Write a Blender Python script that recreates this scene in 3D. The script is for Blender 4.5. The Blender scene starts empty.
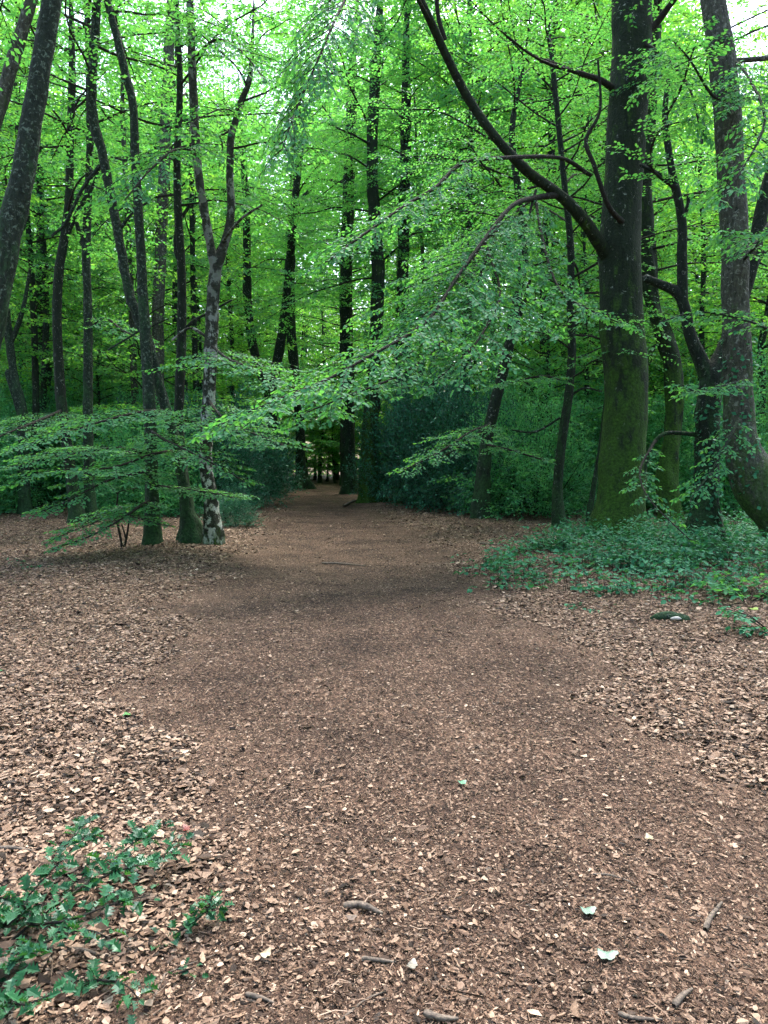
import bpy, math, random
import numpy as np
from mathutils import Vector

rng = np.random.default_rng(11)
random.seed(5)
sc = bpy.context.scene
COL = sc.collection

# ------------------------------------------------------------------ camera
F = 770.0
CAM_H = 1.6
TILT = math.atan(52 / F)
fwd = np.array([0, math.cos(TILT), -math.sin(TILT)])
upv = np.array([0, math.sin(TILT), math.cos(TILT)])
CAM = np.array([0, 0, CAM_H])


def ray(px, py):
    return fwd + np.array([(px - 384) / F, 0, 0]) - (py - 512) / F * upv


def at(px, py, Y):
    d = ray(px, py)
    return CAM + d * (Y / d[1])


def depth_scale(px, py, Y):
    return Y / ray(px, py)[1]


def gp(px, py):
    d = ray(px, py)
    return CAM + d * (-CAM_H / d[2])


cd = bpy.data.cameras.new("camera")
cam = bpy.data.objects.new("camera", cd)
COL.objects.link(cam)
cam.location = (0, 0, CAM_H)
cam.rotation_euler = (math.pi / 2 - TILT, 0, 0)
cd.sensor_fit = 'VERTICAL'
cd.sensor_height = 32.0
cd.lens = 32.0 * F / 1024
cd.clip_start = 0.05
cd.clip_end = 1000
sc.camera = cam

# ------------------------------------------------------------------ small maths


def nrm(a):
    return a / np.maximum(np.linalg.norm(a, axis=-1, keepdims=True), 1e-9)


def terrain(x, y):
    x = np.asarray(x, float)
    y = np.asarray(y, float)
    h = 0.035 * np.sin(x * 0.9 + 1.3) * np.cos(y * 0.7 + 0.4) + 0.02 * np.sin(x * 2.3 + y * 1.7) + 0.012 * np.sin(x * 4.1 - y * 5.3 + 2)
    h = h + .010 * np.sin(x * 9.1 + 2 * np.sin(y * 3.3)) * np.sin(y * 7.7 + 1.5 * np.sin(x * 4.1)) + .006 * np.sin(x * 17 + y * 5) * np.sin(y * 19 - x * 7)
    m = path_mask(x, y)
    h = h * (0.35 + 0.65 * (1 - m)) + (1 - m) * 0.05
    h = h + 0.5 * np.clip((np.abs(x) - 12) / 40, 0, 1) ** 1.5
    return h


# path centre and half width against distance
_py = np.array([0, 2.2, 3.2, 4.5, 6.5, 8.5, 11, 14, 18, 25, 34, 44, 60, 300])
_pl = np.array([-.6, -.62, -.85, -1.35, -1.9, -2.2, -2.3, -2.4, -2.6, -3.2, -3.7, -4.6, -16, -250])
_pr = np.array([2.0, 1.85, 1.8, 1.65, 1.5, 1.25, 1.0, 1.0, .6, -.3, -1.4, -2.5, -13, -246])


def path_mask(x, y):
    l = np.interp(y, _py, _pl)
    r = np.interp(y, _py, _pr)
    wob = 0.22 * np.sin(y * 1.9 + np.sign(x) * 2) + 0.12 * np.sin(y * 4.3 + x) + .08 * np.sin(y * 9.1 - x * 3)
    soft = 0.9 + 0.02 * np.clip(y, 0, 40)
    d = np.minimum(x - l, r - x) + wob
    return np.clip(d / soft + 0.5, 0, 1)


def catmull(P, n):
    """resample a control polyline (N,k) smoothly with n points per span"""
    P = np.asarray(P, float)
    Q = np.vstack([2 * P[0] - P[1], P, 2 * P[-1] - P[-2]])
    out = []
    for i in range(1, len(Q) - 2):
        t = np.linspace(0, 1, n, endpoint=False)[:, None]
        a, b, c, d = Q[i - 1], Q[i], Q[i + 1], Q[i + 2]
        out.append(0.5 * ((2 * b) + (-a + c) * t + (2 * a - 5 * b + 4 * c - d) * t ** 2 + (-a + 3 * b - 3 * c + d) * t ** 3))
    out.append(P[-1:])
    return np.vstack(out)


# ------------------------------------------------------------------ mesh building from arrays


def build(name, chunks, mats, parent=None, smooth=True):
    """chunks: list of (verts (n,3), faces (m,k) int, material index, tint (n,) or (n,3) or None)"""
    V, T, LI, LS, LT, MI = [], [], [], [], [], []
    off = 0
    lo = 0
    for v, f, mi, tint in chunks:
        if len(v) == 0:
            continue
        V.append(v)
        t = np.full((len(v), 4), 0.5, np.float32)
        t[:, 3] = 1
        if tint is not None:
            tint = np.asarray(tint)
            t[:, :3] = tint[:, None] if tint.ndim == 1 else tint
        T.append(t)
        k = f.shape[1]
        LI.append((f + off).ravel())
        LS.append(lo + np.arange(len(f)) * k)
        LT.append(np.full(len(f), k))
        MI.append(np.full(len(f), mi))
        off += len(v)
        lo += f.size
    me = bpy.data.meshes.new(name)
    V = np.concatenate(V).astype(np.float32)
    LI = np.concatenate(LI).astype(np.int32)
    LS = np.concatenate(LS).astype(np.int32)
    LT = np.concatenate(LT).astype(np.int32)
    MI = np.concatenate(MI).astype(np.int32)
    me.vertices.add(len(V))
    me.vertices.foreach_set("co", V.ravel())
    me.loops.add(len(LI))
    me.loops.foreach_set("vertex_index", LI)
    me.polygons.add(len(LS))
    me.polygons.foreach_set("loop_start", LS)
    me.polygons.foreach_set("loop_total", LT)
    me.polygons.foreach_set("material_index", MI)
    me.polygons.foreach_set("use_smooth", np.full(len(LS), smooth, bool))
    at_ = me.attributes.new("tint", 'FLOAT_COLOR', 'POINT')
    at_.data.foreach_set("color", np.concatenate(T).ravel())
    for m in mats:
        me.materials.append(m)
    me.update(calc_edges=True)
    o = bpy.data.objects.new(name, me)
    COL.objects.link(o)
    if parent is not None:
        o.parent = parent
    return o


def empty(name, loc, label, cat, group=None):
    o = bpy.data.objects.new(name, None)
    COL.objects.link(o)
    o.location = loc
    o['label'] = label
    o['category'] = cat
    if group:
        o['group'] = group
    return o


def tube(P, R, sides=12, noise=0.0, flare=0.0, z0=0.0, seed=0, cap=True, flare_h=.3):
    """tapered tube along P (n,3) with radii R; returns chunk arrays"""
    P = np.asarray(P, float)
    R = np.asarray(R, float)
    n = len(P)
    T = nrm(np.gradient(P, axis=0))
    ref = np.array([0.0, 1.0, 0.0])
    if abs(T[0] @ ref) > .9:
        ref = np.array([1.0, 0, 0])
    U = np.zeros_like(P)
    u = nrm(ref - (ref @ T[0]) * T[0])
    for i in range(n):
        u = nrm(u - (u @ T[i]) * T[i])
        U[i] = u
    W = np.cross(T, U)
    th = np.linspace(0, 2 * math.pi, sides, endpoint=False)
    s = np.concatenate([[0], np.cumsum(np.linalg.norm(np.diff(P, axis=0), axis=1))])
    rr = np.repeat(R[:, None], sides, 1)
    if noise:
        g = np.random.default_rng(seed)
        f = np.zeros_like(rr)
        for k in range(7):
            a = g.integers(1, 6)
            b = g.uniform(.6, 5) / max(R.mean() * 6, .3)
            f += g.uniform(.3, 1) * np.sin(a * th[None, :] + b * s[:, None] * 2 + g.uniform(0, 6))
        f += .5 * np.sin(g.uniform(1.5, 3) * s[:, None] + g.uniform(0, 6))
        rr = rr * (1 + noise * f / 2.2)
        for k in range(int(s[-1] * 1.2)):   # knots and old branch collars
            c = g.uniform(0, s[-1])
            a0 = g.uniform(0, 6.28)
            w = R.mean() * g.uniform(.5, 1.0)
            da = np.angle(np.exp(1j * (th - a0)))
            rr = rr * (1 + g.uniform(.6, 2.2) * noise * np.exp(-((s - c) / w) ** 2)[:, None] * np.exp(-(da / .5) ** 2)[None, :])
    if flare:
        g = np.random.default_rng(seed + 5)
        hgt = np.maximum(P[:, 2] - z0, 0)
        ph = g.uniform(0, 6)
        lob = 1 + .75 * np.sin(5 * th + ph) + .45 * np.sin(8 * th + ph * 2)
        rr = rr * (1 + flare * np.exp(-hgt / flare_h)[:, None] * lob[None, :] * .6 + flare * .25 * np.exp(-hgt / (flare_h * 2.8))[:, None])
    V = P[:, None, :] + rr[:, :, None] * (np.cos(th)[None, :, None] * U[:, None, :] + np.sin(th)[None, :, None] * W[:, None, :])
    V = V.reshape(-1, 3)
    i = np.arange(n - 1)[:, None] * sides
    j = np.arange(sides)[None, :]
    j2 = (j + 1) % sides
    Fq = np.stack([i + j, i + j2, i + sides + j2, i + sides + j], -1).reshape(-1, 4)
    ch = [(V, Fq, 0, None)]
    if cap:
        tip = np.vstack([V[-sides:], P[-1:] + T[-1:] * R[-1]])
        jj = np.arange(sides)
        ch.append((tip, np.stack([jj, (jj + 1) % sides, np.full(sides, sides)], -1), 0, None))
    return ch


def prisms(S, E, r0, r1, mat):
    """thin three-sided twigs, vectorised"""
    n = len(S)
    if n == 0:
        return []
    T = nrm(E - S)
    ref = np.tile([0.0, 0.0, 1.0], (n, 1))
    ref[np.abs(T[:, 2]) > .9] = [1.0, 0, 0]
    U = nrm(np.cross(T, ref))
    W = np.cross(T, U)
    vs = []
    for X, r in ((S, r0), (E, r1)):
        r = np.broadcast_to(np.asarray(r, float), (n,))[:, None]
        for k in range(3):
            a = k * 2.0944
            vs.append(X + r * (math.cos(a) * U + math.sin(a) * W))
    V = np.stack(vs, 1).reshape(-1, 3)
    b = np.arange(n)[:, None] * 6
    Fq = np.concatenate([b + np.array([[0, 1, 4, 3]]), b + np.array([[1, 2, 5, 4]]), b + np.array([[2, 0, 3, 5]])])
    return [(V, Fq, mat, None)]


def leaf_mesh(pos, d, nm, size, mat, tint, kind="diamond", aspect=.62, fold=.18, g=rng):
    """pos base of leaf, d direction along it, nm normal, size length; all arrays"""
    n = len(pos)
    if n == 0:
        return []
    d = nrm(d)
    nm = nrm(nm - (nm * d).sum(1, keepdims=True) * d)
    s = np.cross(d, nm)
    L = np.asarray(size)[:, None]
    w = L * aspect / 2
    if kind == "diamond":
        vs = [pos, pos + d * L * .45 + s * w + nm * w * fold, pos + d * L, pos + d * L * .5 - s * w + nm * w * fold]
        V = np.stack(vs, 1).reshape(-1, 3)
        b = np.arange(n)[:, None] * 4
        Fq = b + np.array([[0, 1, 2, 3]])
        k = 4
    elif kind == "oval":
        dr = nm * L * -.12
        vs = [pos, pos + d * L * .28 + s * w * .85 + nm * w * fold, pos + d * L * .66 + s * w * .85 + nm * w * fold + dr * .5, pos + d * L + dr,
              pos + d * L * .66 - s * w * .85 + nm * w * fold + dr * .5, pos + d * L * .28 - s * w * .85 + nm * w * fold]
        V = np.stack(vs, 1).reshape(-1, 3)
        b = np.arange(n)[:, None] * 6
        Fq = np.concatenate([b + np.array([[0, 1, 2, 3]]), b + np.array([[0, 3, 4, 5]])])
        k = 6
    t = np.repeat(np.asarray(tint), k, axis=0)
    return [(V, Fq, mat, t)]


# ------------------------------------------------------------------ materials


def newmat(name):
    m = bpy.data.materials.new(name)
    m.use_nodes = True
    nt = m.node_tree
    nt.nodes.clear()
    return m, nt, nt.nodes, nt.links


def N(nd, typ, **kw):
    n = nd.new(typ)
    for k, v in kw.items():
        if k.startswith('i_'):
            key = k[2:].replace('_', ' ')
            n.inputs[key].default_value = v
        else:
            setattr(n, k, v)
    return n


def ramp(nd, stops, interp='LINEAR'):
    r = nd.new('ShaderNodeValToRGB')
    r.color_ramp.interpolation = interp
    e = r.color_ramp.elements
    while len(e) > 1:
        e.remove(e[0])
    e[0].position = stops[0][0]
    e[0].color = (*stops[0][1], 1)
    for p, c in stops[1:]:
        x = e.new(p)
        x.color = (*c, 1)
    return r


def leaf_material(name, refl_lo, refl_hi, trans_lo, trans_hi, tfac, gloss=.12, rough=.4):
    m, nt, nd, lk = newmat(name)
    out = nd.new('ShaderNodeOutputMaterial')
    a = N(nd, 'ShaderNodeAttribute', attribute_name="tint")
    sep = nd.new('ShaderNodeSeparateColor')
    lk.new(a.outputs['Color'], sep.inputs[0])
    r1 = ramp(nd, [(0, refl_lo), (1, refl_hi)])
    r2 = ramp(nd, [(0, trans_lo), (1, trans_hi)])
    lk.new(sep.outputs[0], r1.inputs[0])
    lk.new(sep.outputs[1], r2.inputs[0])
    df = nd.new('ShaderNodeBsdfDiffuse')
    tr = nd.new('ShaderNodeBsdfTranslucent')
    gl = N(nd, 'ShaderNodeBsdfGlossy')
    gl.inputs['Roughness'].default_value = rough
    gl.inputs['Color'].default_value = (.9, .95, 1, 1)
    lk.new(r1.outputs[0], df.inputs[0])
    lk.new(r2.outputs[0], tr.inputs[0])
    mx = nd.new('ShaderNodeMixShader')
    mx.inputs[0].default_value = tfac
    lk.new(df.outputs[0], mx.inputs[1])
    lk.new(tr.outputs[0], mx.inputs[2])
    fr = N(nd, 'ShaderNodeFresnel')
    fr.inputs[0].default_value = 1.4
    mul = N(nd, 'ShaderNodeMath', operation='MULTIPLY')
    lk.new(fr.outputs[0], mul.inputs[0])
    mul.inputs[1].default_value = gloss * 8
    ad = N(nd, 'ShaderNodeMath', operation='MINIMUM')
    lk.new(mul.outputs[0], ad.inputs[0])
    ad.inputs[1].default_value = gloss * 2.5
    m2 = nd.new('ShaderNodeMixShader')
    lk.new(ad.outputs[0], m2.inputs[0])
    lk.new(mx.outputs[0], m2.inputs[1])
    lk.new(gl.outputs[0], m2.inputs[2])
    lk.new(m2.outputs[0], out.inputs[0])
    return m


M_BEECH = leaf_material("beech_leaf", (.036, .150, .078), (.082, .250, .125), (.10, .44, .07), (.25, .66, .085), .48, .02, .45)
M_YOUNG = leaf_material("young_leaf", (.050, .190, .055), (.100, .290, .070), (.15, .54, .05), (.38, .78, .07), .54, .02, .45)
M_HAZEL = leaf_material("hazel_leaf", (.048, .220, .105), (.110, .360, .170), (.10, .45, .10), (.24, .66, .13), .44, .02, .45)
M_HOLLY = leaf_material("evergreen_leaf", (.018, .095, .058), (.058, .215, .122), (.02, .12, .05), (.06, .24, .07), .28, .06, .38)
M_IVY = leaf_material("ivy_leaf", (.020, .110, .060), (.050, .200, .095), (.03, .22, .05), (.08, .36, .06), .28, .03, .45)


def bark_material(name, base_lo, base_hi, moss=.5, moss_h=2.5, lichen=.2, lichen_col=(.30, .33, .28), moss_col=(.035, .075, .012), scale=1.0, birch=False):
    m, nt, nd, lk = newmat(name)
    out = nd.new('ShaderNodeOutputMaterial')
    geo = nd.new('ShaderNodeNewGeometry')
    pos = geo.outputs['Position']
    mp = nd.new('ShaderNodeMapping')
    mp.inputs['Scale'].default_value = (1, 1, .28 if not birch else 1.8)
    lk.new(pos, mp.inputs[0])
    n1 = N(nd, 'ShaderNodeTexNoise')
    n1.inputs['Scale'].default_value = 14 * scale
    n1.inputs['Detail'].default_value = 8
    n1.inputs['Roughness'].default_value = .68
    lk.new(mp.outputs[0], n1.inputs['Vector'])
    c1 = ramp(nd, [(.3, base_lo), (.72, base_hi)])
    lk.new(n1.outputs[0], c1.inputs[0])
    col = c1.outputs[0]
    if birch:
        n5 = N(nd, 'ShaderNodeTexNoise')
        n5.inputs['Scale'].default_value = 7
        n5.inputs['Detail'].default_value = 5
        n5.inputs['Roughness'].default_value = .62
        mp5 = nd.new('ShaderNodeMapping')
        mp5.inputs['Scale'].default_value = (1, 1, .75)
        lk.new(pos, mp5.inputs[0])
        lk.new(mp5.outputs[0], n5.inputs['Vector'])
        r5 = ramp(nd, [(.50, (0, 0, 0)), (.56, (1, 1, 1))])
        lk.new(n5.outputs[0], r5.inputs[0])
        mxb = N(nd, 'ShaderNodeMix', data_type='RGBA')
        spb = nd.new('ShaderNodeSeparateXYZ')
        lk.new(pos, spb.inputs[0])
        mrb = nd.new('ShaderNodeMapRange')
        mrb.inputs['From Min'].default_value = 2.4
        mrb.inputs['From Max'].default_value = 4.6
        mrb.inputs['To Min'].default_value = 1.0
        mrb.inputs['To Max'].default_value = .30
        lk.new(spb.outputs[2], mrb.inputs[0])
        mb = N(nd, 'ShaderNodeMath', operation='MULTIPLY')
        lk.new(r5.outputs[0], mb.inputs[0])
        lk.new(mrb.outputs[0], mb.inputs[1])
        lk.new(mb.outputs[0], mxb.inputs['Factor'])
        lk.new(col, mxb.inputs['A'])
        mxb.inputs['B'].default_value = (.40, .42, .38, 1)
        col = mxb.outputs['Result']
    # lichen blotches
    n2 = N(nd, 'ShaderNodeTexNoise')
    n2.inputs['Scale'].default_value = 9 * scale
    n2.inputs['Detail'].default_value = 6
    n2.inputs['Roughness'].default_value = .7
    n2.inputs['Distortion'].default_value = .6
    lk.new(pos, n2.inputs['Vector'])
    r2 = ramp(nd, [(.62 - lichen * .25, (0, 0, 0)), (.68 - lichen * .22, (1, 1, 1))])
    lk.new(n2.outputs[0], r2.inputs[0])
    mx = N(nd, 'ShaderNodeMix', data_type='RGBA')
    mfac = N(nd, 'ShaderNodeMath', operation='MULTIPLY')
    lk.new(r2.outputs[0], mfac.inputs[0])
    mfac.inputs[1].default_value = .75
    lk.new(mfac.outputs[0], mx.inputs['Factor'])
    lk.new(col, mx.inputs['A'])
    mx.inputs['B'].default_value = (*lichen_col, 1)
    # moss: more near the ground and in patches
    sp = nd.new('ShaderNodeSeparateXYZ')
    lk.new(pos, sp.inputs[0])
    mr = nd.new('ShaderNodeMapRange')
    mr.inputs['From Min'].default_value = 0
    mr.inputs['From Max'].default_value = moss_h
    mr.inputs['To Min'].default_value = moss * .30
    mr.inputs['To Max'].default_value = moss * .30 - .28
    lk.new(sp.outputs[2], mr.inputs[0])
    n3 = N(nd, 'ShaderNodeTexNoise')
    n3.inputs['Scale'].default_value = 3.2
    n3.inputs['Detail'].default_value = 9
    n3.inputs['Roughness'].default_value = .72
    mp3 = nd.new('ShaderNodeMapping')
    mp3.inputs['Scale'].default_value = (1.5, 1.5, .55)
    lk.new(pos, mp3.inputs[0])
    lk.new(mp3.outputs[0], n3.inputs['Vector'])
    sm = N(nd, 'ShaderNodeMath', operation='ADD')
    lk.new(n3.outputs[0], sm.inputs[0])
    lk.new(mr.outputs[0], sm.inputs[1])
    r3 = ramp(nd, [(.53, (0, 0, 0)), (.60, (.55, .55, .55)), (.72, (1, 1, 1))])
    lk.new(sm.outputs[0], r3.inputs[0])
    n4 = N(nd, 'ShaderNodeTexNoise')
    n4.inputs['Scale'].default_value = 22
    n4.inputs['Detail'].default_value = 6
    lk.new(pos, n4.inputs['Vector'])
    mc = tuple(c for c in moss_col)
    c4 = ramp(nd, [(.3, tuple(c * .45 for c in mc)), (.7, tuple(c * 1.6 for c in mc))])
    lk.new(n4.outputs[0], c4.inputs[0])
    mx2 = N(nd, 'ShaderNodeMix', data_type='RGBA')
    lk.new(r3.outputs[0], mx2.inputs['Factor'])
    lk.new(mx.outputs['Result'], mx2.inputs['A'])
    lk.new(c4.outputs[0], mx2.inputs['B'])
    b = nd.new('ShaderNodeBsdfPrincipled')
    b.inputs['Roughness'].default_value = .85
    b.inputs['Specular IOR Level'].default_value = .25
    lk.new(mx2.outputs['Result'], b.inputs['Base Color'])
    bp = nd.new('ShaderNodeBump')
    bp.inputs['Strength'].default_value = .9
    bp.inputs['Distance'].default_value = .03
    ad = N(nd, 'ShaderNodeMath', operation='ADD')
    lk.new(n1.outputs[0], ad.inputs[0])
    lk.new(n4.outputs[0], ad.inputs[1])
    lk.new(ad.outputs[0], bp.inputs['Height'])
    lk.new(bp.outputs[0], b.inputs['Normal'])
    lk.new(b.outputs[0], out.inputs[0])
    return m


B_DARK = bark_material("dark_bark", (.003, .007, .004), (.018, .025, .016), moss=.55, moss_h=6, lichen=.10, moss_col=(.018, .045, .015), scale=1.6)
B_MOSSY = bark_material("mossy_beech_bark", (.003, .007, .003), (.020, .030, .016), moss=.85, moss_h=5.6, lichen=.02, moss_col=(.030, .072, .008))
B_PALE = bark_material("pale_beech_bark", (.012, .014, .010), (.085, .085, .066), moss=.75, moss_h=3.4, lichen=.30, lichen_col=(.19, .20, .17), moss_col=(.035, .070, .016), scale=1.7)
B_LICHEN = bark_material("lichened_bark", (.003, .008, .005), (.024, .036, .024), moss=.55, moss_h=7, lichen=.28, lichen_col=(.13, .18, .135), moss_col=(.020, .055, .020), scale=2.2)
B_BIRCH = bark_material("birch_bark", (.008, .010, .007), (.05, .05, .038), moss=.38, moss_h=1.0, lichen=.0, birch=True)
B_TWIG = bark_material("twig_bark", (.006, .006, .005), (.028, .024, .018), moss=.0, lichen=.0)

# ------------------------------------------------------------------ foliage growth (all vectorised)

UP = np.array([0, 0, 1.0])


def rot_about(v, axis, ang):
    axis = nrm(axis)
    c, s = np.cos(ang)[:, None], np.sin(ang)[:, None]
    return v * c + np.cross(axis, v) * s + axis * (axis * v).sum(1, keepdims=True) * (1 - c)


def leaves_on(S, E, spacing, size, g, mat, kind, tilt=.3, aspect=.64, tone=(0, 1), droop=.25):
    """leaves alternate along straight twigs S->E lying in a near-horizontal plane"""
    L = np.linalg.norm(E - S, axis=1)
    n = max(2, int(np.ceil(L.max() / spacing)))
    k = np.arange(n)
    t = (k + .5)[None, :] * spacing / L[:, None]
    t = t + g.uniform(-.3, .3, t.shape) * spacing / L[:, None]
    ok = (t < 1.0) & (t > 0.02)
    seg = np.repeat(np.arange(len(S))[:, None], n, 1)[ok]
    side = np.where((k % 2)[None, :] == 0, 1.0, -1.0) * np.ones((len(S), 1))
    side = side[ok]
    tt = t[ok][:, None]
    # a leaf at the very tip too
    seg = np.concatenate([seg, np.arange(len(S))])
    side = np.concatenate([side, np.zeros(len(S))])
    tt = np.vstack([tt, np.ones((len(S), 1))])
    T = nrm(E - S)[seg]
    pn = nrm(UP + g.normal(0, tilt * .6, (len(S), 3)))[seg]
    pn = nrm(pn - (pn * T).sum(1, keepdims=True) * T)
    sd = np.cross(pn, T)
    d = T * .62 + sd * side[:, None] * .78 + g.normal(0, .16, T.shape)
    d[:, 2] -= droop * g.uniform(0, 1, len(d))
    nm = pn + g.normal(0, tilt, T.shape)
    pos = S[seg] + (E - S)[seg] * tt
    sz = size * g.uniform(.65, 1.15, len(pos))
    tn = np.stack([g.uniform(0, 1, len(pos)), g.uniform(0, 1, len(pos)), g.uniform(0, 1, len(pos))], 1)
    tn = tone[0] + (tone[1] - tone[0]) * tn
    return leaf_mesh(pos, d, nm, sz, mat, tn, kind, aspect=aspect, g=g)


def bough(P, side_len, step, g, spacing=.055, size=.075, kind="diamond", t0=.15, tert=3, lm=1, wm=0, twig=.005, tilt=.3, sag=.10, tone=(0, 1), both=True, aspect=.64):
    """foliage of one bough: side twigs off polyline P alternately left and right, each with its own sprays.
    returns chunks (twigs with material wm, leaves with material lm)"""
    P = np.asarray(P, float)
    s = np.concatenate([[0], np.cumsum(np.linalg.norm(np.diff(P, axis=0), axis=1))])
    T = nrm(np.gradient(P, axis=0))
    tot = s[-1]
    n = max(3, int(tot * (1 - t0) / step))
    u = np.linspace(t0, 1, n) + g.uniform(-.3, .3, n) * step / tot
    u = np.clip(u, 0, 1)
    S = np.stack([np.interp(u * tot, s, P[:, i]) for i in range(3)], 1)
    D = np.stack([np.interp(u * tot, s, T[:, i]) for i in range(3)], 1)
    D[:, 2] *= .5
    D = nrm(D)
    sgn = np.where(np.arange(n) % 2 == 0, 1.0, -1.0)
    ang = sgn * g.uniform(.6, 1.15, n)
    d2 = rot_about(D, np.tile(UP, (n, 1)), ang)
    d2[:, 2] += g.uniform(-sag * 2.2, sag * .9, n)
    d2 = nrm(d2)
    prof = np.interp((u - t0) / (1 - t0), [0, .25, .7, 1], [.6, 1, .75, .3])
    L2 = side_len * prof * g.uniform(.55, 1.2, n)
    E = S + d2 * L2[:, None]
    mid = S + d2 * L2[:, None] * .5 + UP * (L2 * .04)[:, None]
    E[:, 2] -= L2 * sag
    segS = [S, mid]
    segE = [mid, E]
    ch = prisms(S, mid, twig * 1.4, twig, wm) + prisms(mid, E, twig, twig * .35, wm)
    # tertiary
    if tert:
        m = tert * 2
        uu = np.linspace(.15, .92, m)[None, :] + g.uniform(-.05, .05, (n, m))
        A = S[:, None] + (E - S)[:, None] * uu[..., None]
        dd = np.repeat(d2[:, None], m, 1).reshape(-1, 3)
        sg = np.where(np.arange(m) % 2 == 0, 1.0, -1.0)[None, :] * np.ones((n, 1))
        an = (sg * g.uniform(.5, 1.05, (n, m))).ravel()
        d3 = rot_about(dd, np.tile(UP, (n * m, 1)), an)
        d3[:, 2] += g.uniform(-sag * 2.4, sag, n * m)
        L3 = (L2[:, None] * (.62 - .35 * uu) * g.uniform(.5, 1.2, (n, m))).ravel()
        A = A.reshape(-1, 3)
        B = A + nrm(d3) * L3[:, None]
        keep = L3 > spacing * 1.2
        A, B = A[keep], B[keep]
        segS.append(A)
        segE.append(B)
        ch += prisms(A, B, twig * .6, twig * .25, wm)
    SS, EE = np.concatenate(segS), np.concatenate(segE)
    ok = np.linalg.norm(EE - SS, axis=1) > .01
    ch += leaves_on(SS[ok], EE[ok], spacing, size, g, lm, kind, tilt=tilt, tone=tone, aspect=aspect)
    return ch


def limb_curve(p0, az, L, rise, g, n=7, droop=.3, wob=.06):
    """a limb leaving p0 towards azimuth az, rising then arching over"""
    t = np.linspace(0, 1, n)
    h = np.array([math.cos(az), math.sin(az), 0])
    sd = np.array([-math.sin(az), math.cos(az), 0])
    x = L * t
    z = L * (rise * t - droop * t ** 2.2)
    w = np.cumsum(g.normal(0, wob * L / n, n)) * (t > 0)
    w2 = np.cumsum(g.normal(0, wob * .6 * L / n, n)) * (t > 0)
    return p0 + x[:, None] * h + w[:, None] * sd + (z + w2)[:, None] * UP


def crown_chunks(curve, radii, cb, ct, R, nl, g, size=.095, spacing=.07, step=.26, tert=3, kind="diamond", shape="tall", wm=0, lm=1, clear=None, tone=(0, 1), tilt=.33):
    """crown along a trunk curve between heights cb and ct"""
    ch = []
    z = curve[:, 2]
    ga = g.uniform(0, 6.28)
    for i in range(nl):
        u = (i + g.uniform(.1, .9)) / nl
        h = cb + (ct - cb) * u
        idx = int(np.argmin(np.abs(z - h)))
        p0 = curve[idx]
        ga += 2.4 + g.normal(0, .6)
        if shape == "tall":
            pr = np.interp(u, [0, .3, .75, 1], [.75, 1, .7, .25])
        elif shape == "wide":
            pr = np.interp(u, [0, .2, .6, 1], [.9, 1, .8, .3])
        else:
            pr = np.interp(u, [0, .4, 1], [.6, 1, .35])
        L = R * pr * g.uniform(.65, 1.2)
        if clear is not None and clear(p0, ga, L):
            continue
        rise = np.interp(u, [0, 1], [.15, .85]) + g.normal(0, .2)
        lc = limb_curve(p0, ga, L, rise, g, droop=.28 if u < .6 else .12, wob=.16)
        r0 = min(radii[idx] * .4, .007 * L + .006)
        lcs = catmull(lc, 2)
        ch += [(v, f, wm, t) for v, f, _, t in tube(lcs, np.linspace(r0, .006, len(lcs)), 5, cap=False)]
        ch += bough(lc, L * .42, step, g, spacing=spacing, size=size, kind=kind, tert=tert, lm=lm, wm=wm, twig=.006, tilt=tilt, tone=tone)
    return ch


# ------------------------------------------------------------------ ground
def warp(n, near, far, lin):
    t = np.linspace(-1, 1, n)
    return near * t * lin + (far - near * lin) * np.sign(t) * np.abs(t) ** 5


gx = warp(420, 14, 230, 1.0)
ty = np.linspace(0, 1, 520)
gy = -6 + 34 * ty + (230 - 28) * ty ** 6
gy = np.concatenate([-np.geomspace(230, 7, 24), gy])
GX, GY = np.meshgrid(gx, gy)
GZ = terrain(GX, GY)
nearw = np.clip(1 - np.hypot(GX, GY - 4) / 14, 0, 1)
GZ = GZ + nearw * rng.normal(0, .004, GX.shape)
GM = path_mask(GX, GY)
Vg = np.stack([GX, GY, GZ], -1).reshape(-1, 3)
ny, nx = GX.shape
ii, jj = np.meshgrid(np.arange(ny - 1), np.arange(nx - 1), indexing='ij')
q = (ii * nx + jj).ravel()
Fg = np.stack([q, q + 1, q + nx + 1, q + nx], -1)
fm = GM.ravel()[Fg].mean(1)
tintg = np.stack([GM.ravel(), GM.ravel(), GM.ravel()], -1)

m, nt, nd, lk = newmat("forest_floor_earth")
out = nd.new('ShaderNodeOutputMaterial')
a = N(nd, 'ShaderNodeAttribute', attribute_name="tint")
geo = nd.new('ShaderNodeNewGeometry')
pos = geo.outputs['Position']
mp = nd.new('ShaderNodeMapping')
mp.inputs['Rotation'].default_value = (0, 0, .4)
mp.inputs['Scale'].default_value = (1, .45, 1)
lk.new(pos, mp.inputs[0])
v1 = N(nd, 'ShaderNodeTexVoronoi')
v1.inputs['Scale'].default_value = 95
v1.inputs['Randomness'].default_value = 1
nz = N(nd, 'ShaderNodeTexNoise')
nz.inputs['Scale'].default_value = 30
nz.inputs['Detail'].default_value = 4
vadd = N(nd, 'ShaderNodeMix', data_type='VECTOR')
vadd.inputs['Factor'].default_value = .04
lk.new(pos, nz.inputs['Vector'])
lk.new(mp.outputs[0], vadd.inputs['A'])
lk.new(nz.outputs['Color'], vadd.inputs['B'])
lk.new(vadd.outputs['Result'], v1.inputs['Vector'])
sepc = nd.new('ShaderNodeSeparateColor')
lk.new(v1.outputs['Color'], sepc.inputs[0])
cp = ramp(nd, [(0, (.021, .013, .009)), (.45, (.062, .038, .026)), (.8, (.108, .067, .046)), (.93, (.19, .127, .09)), (1, (.28, .20, .145))])
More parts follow.
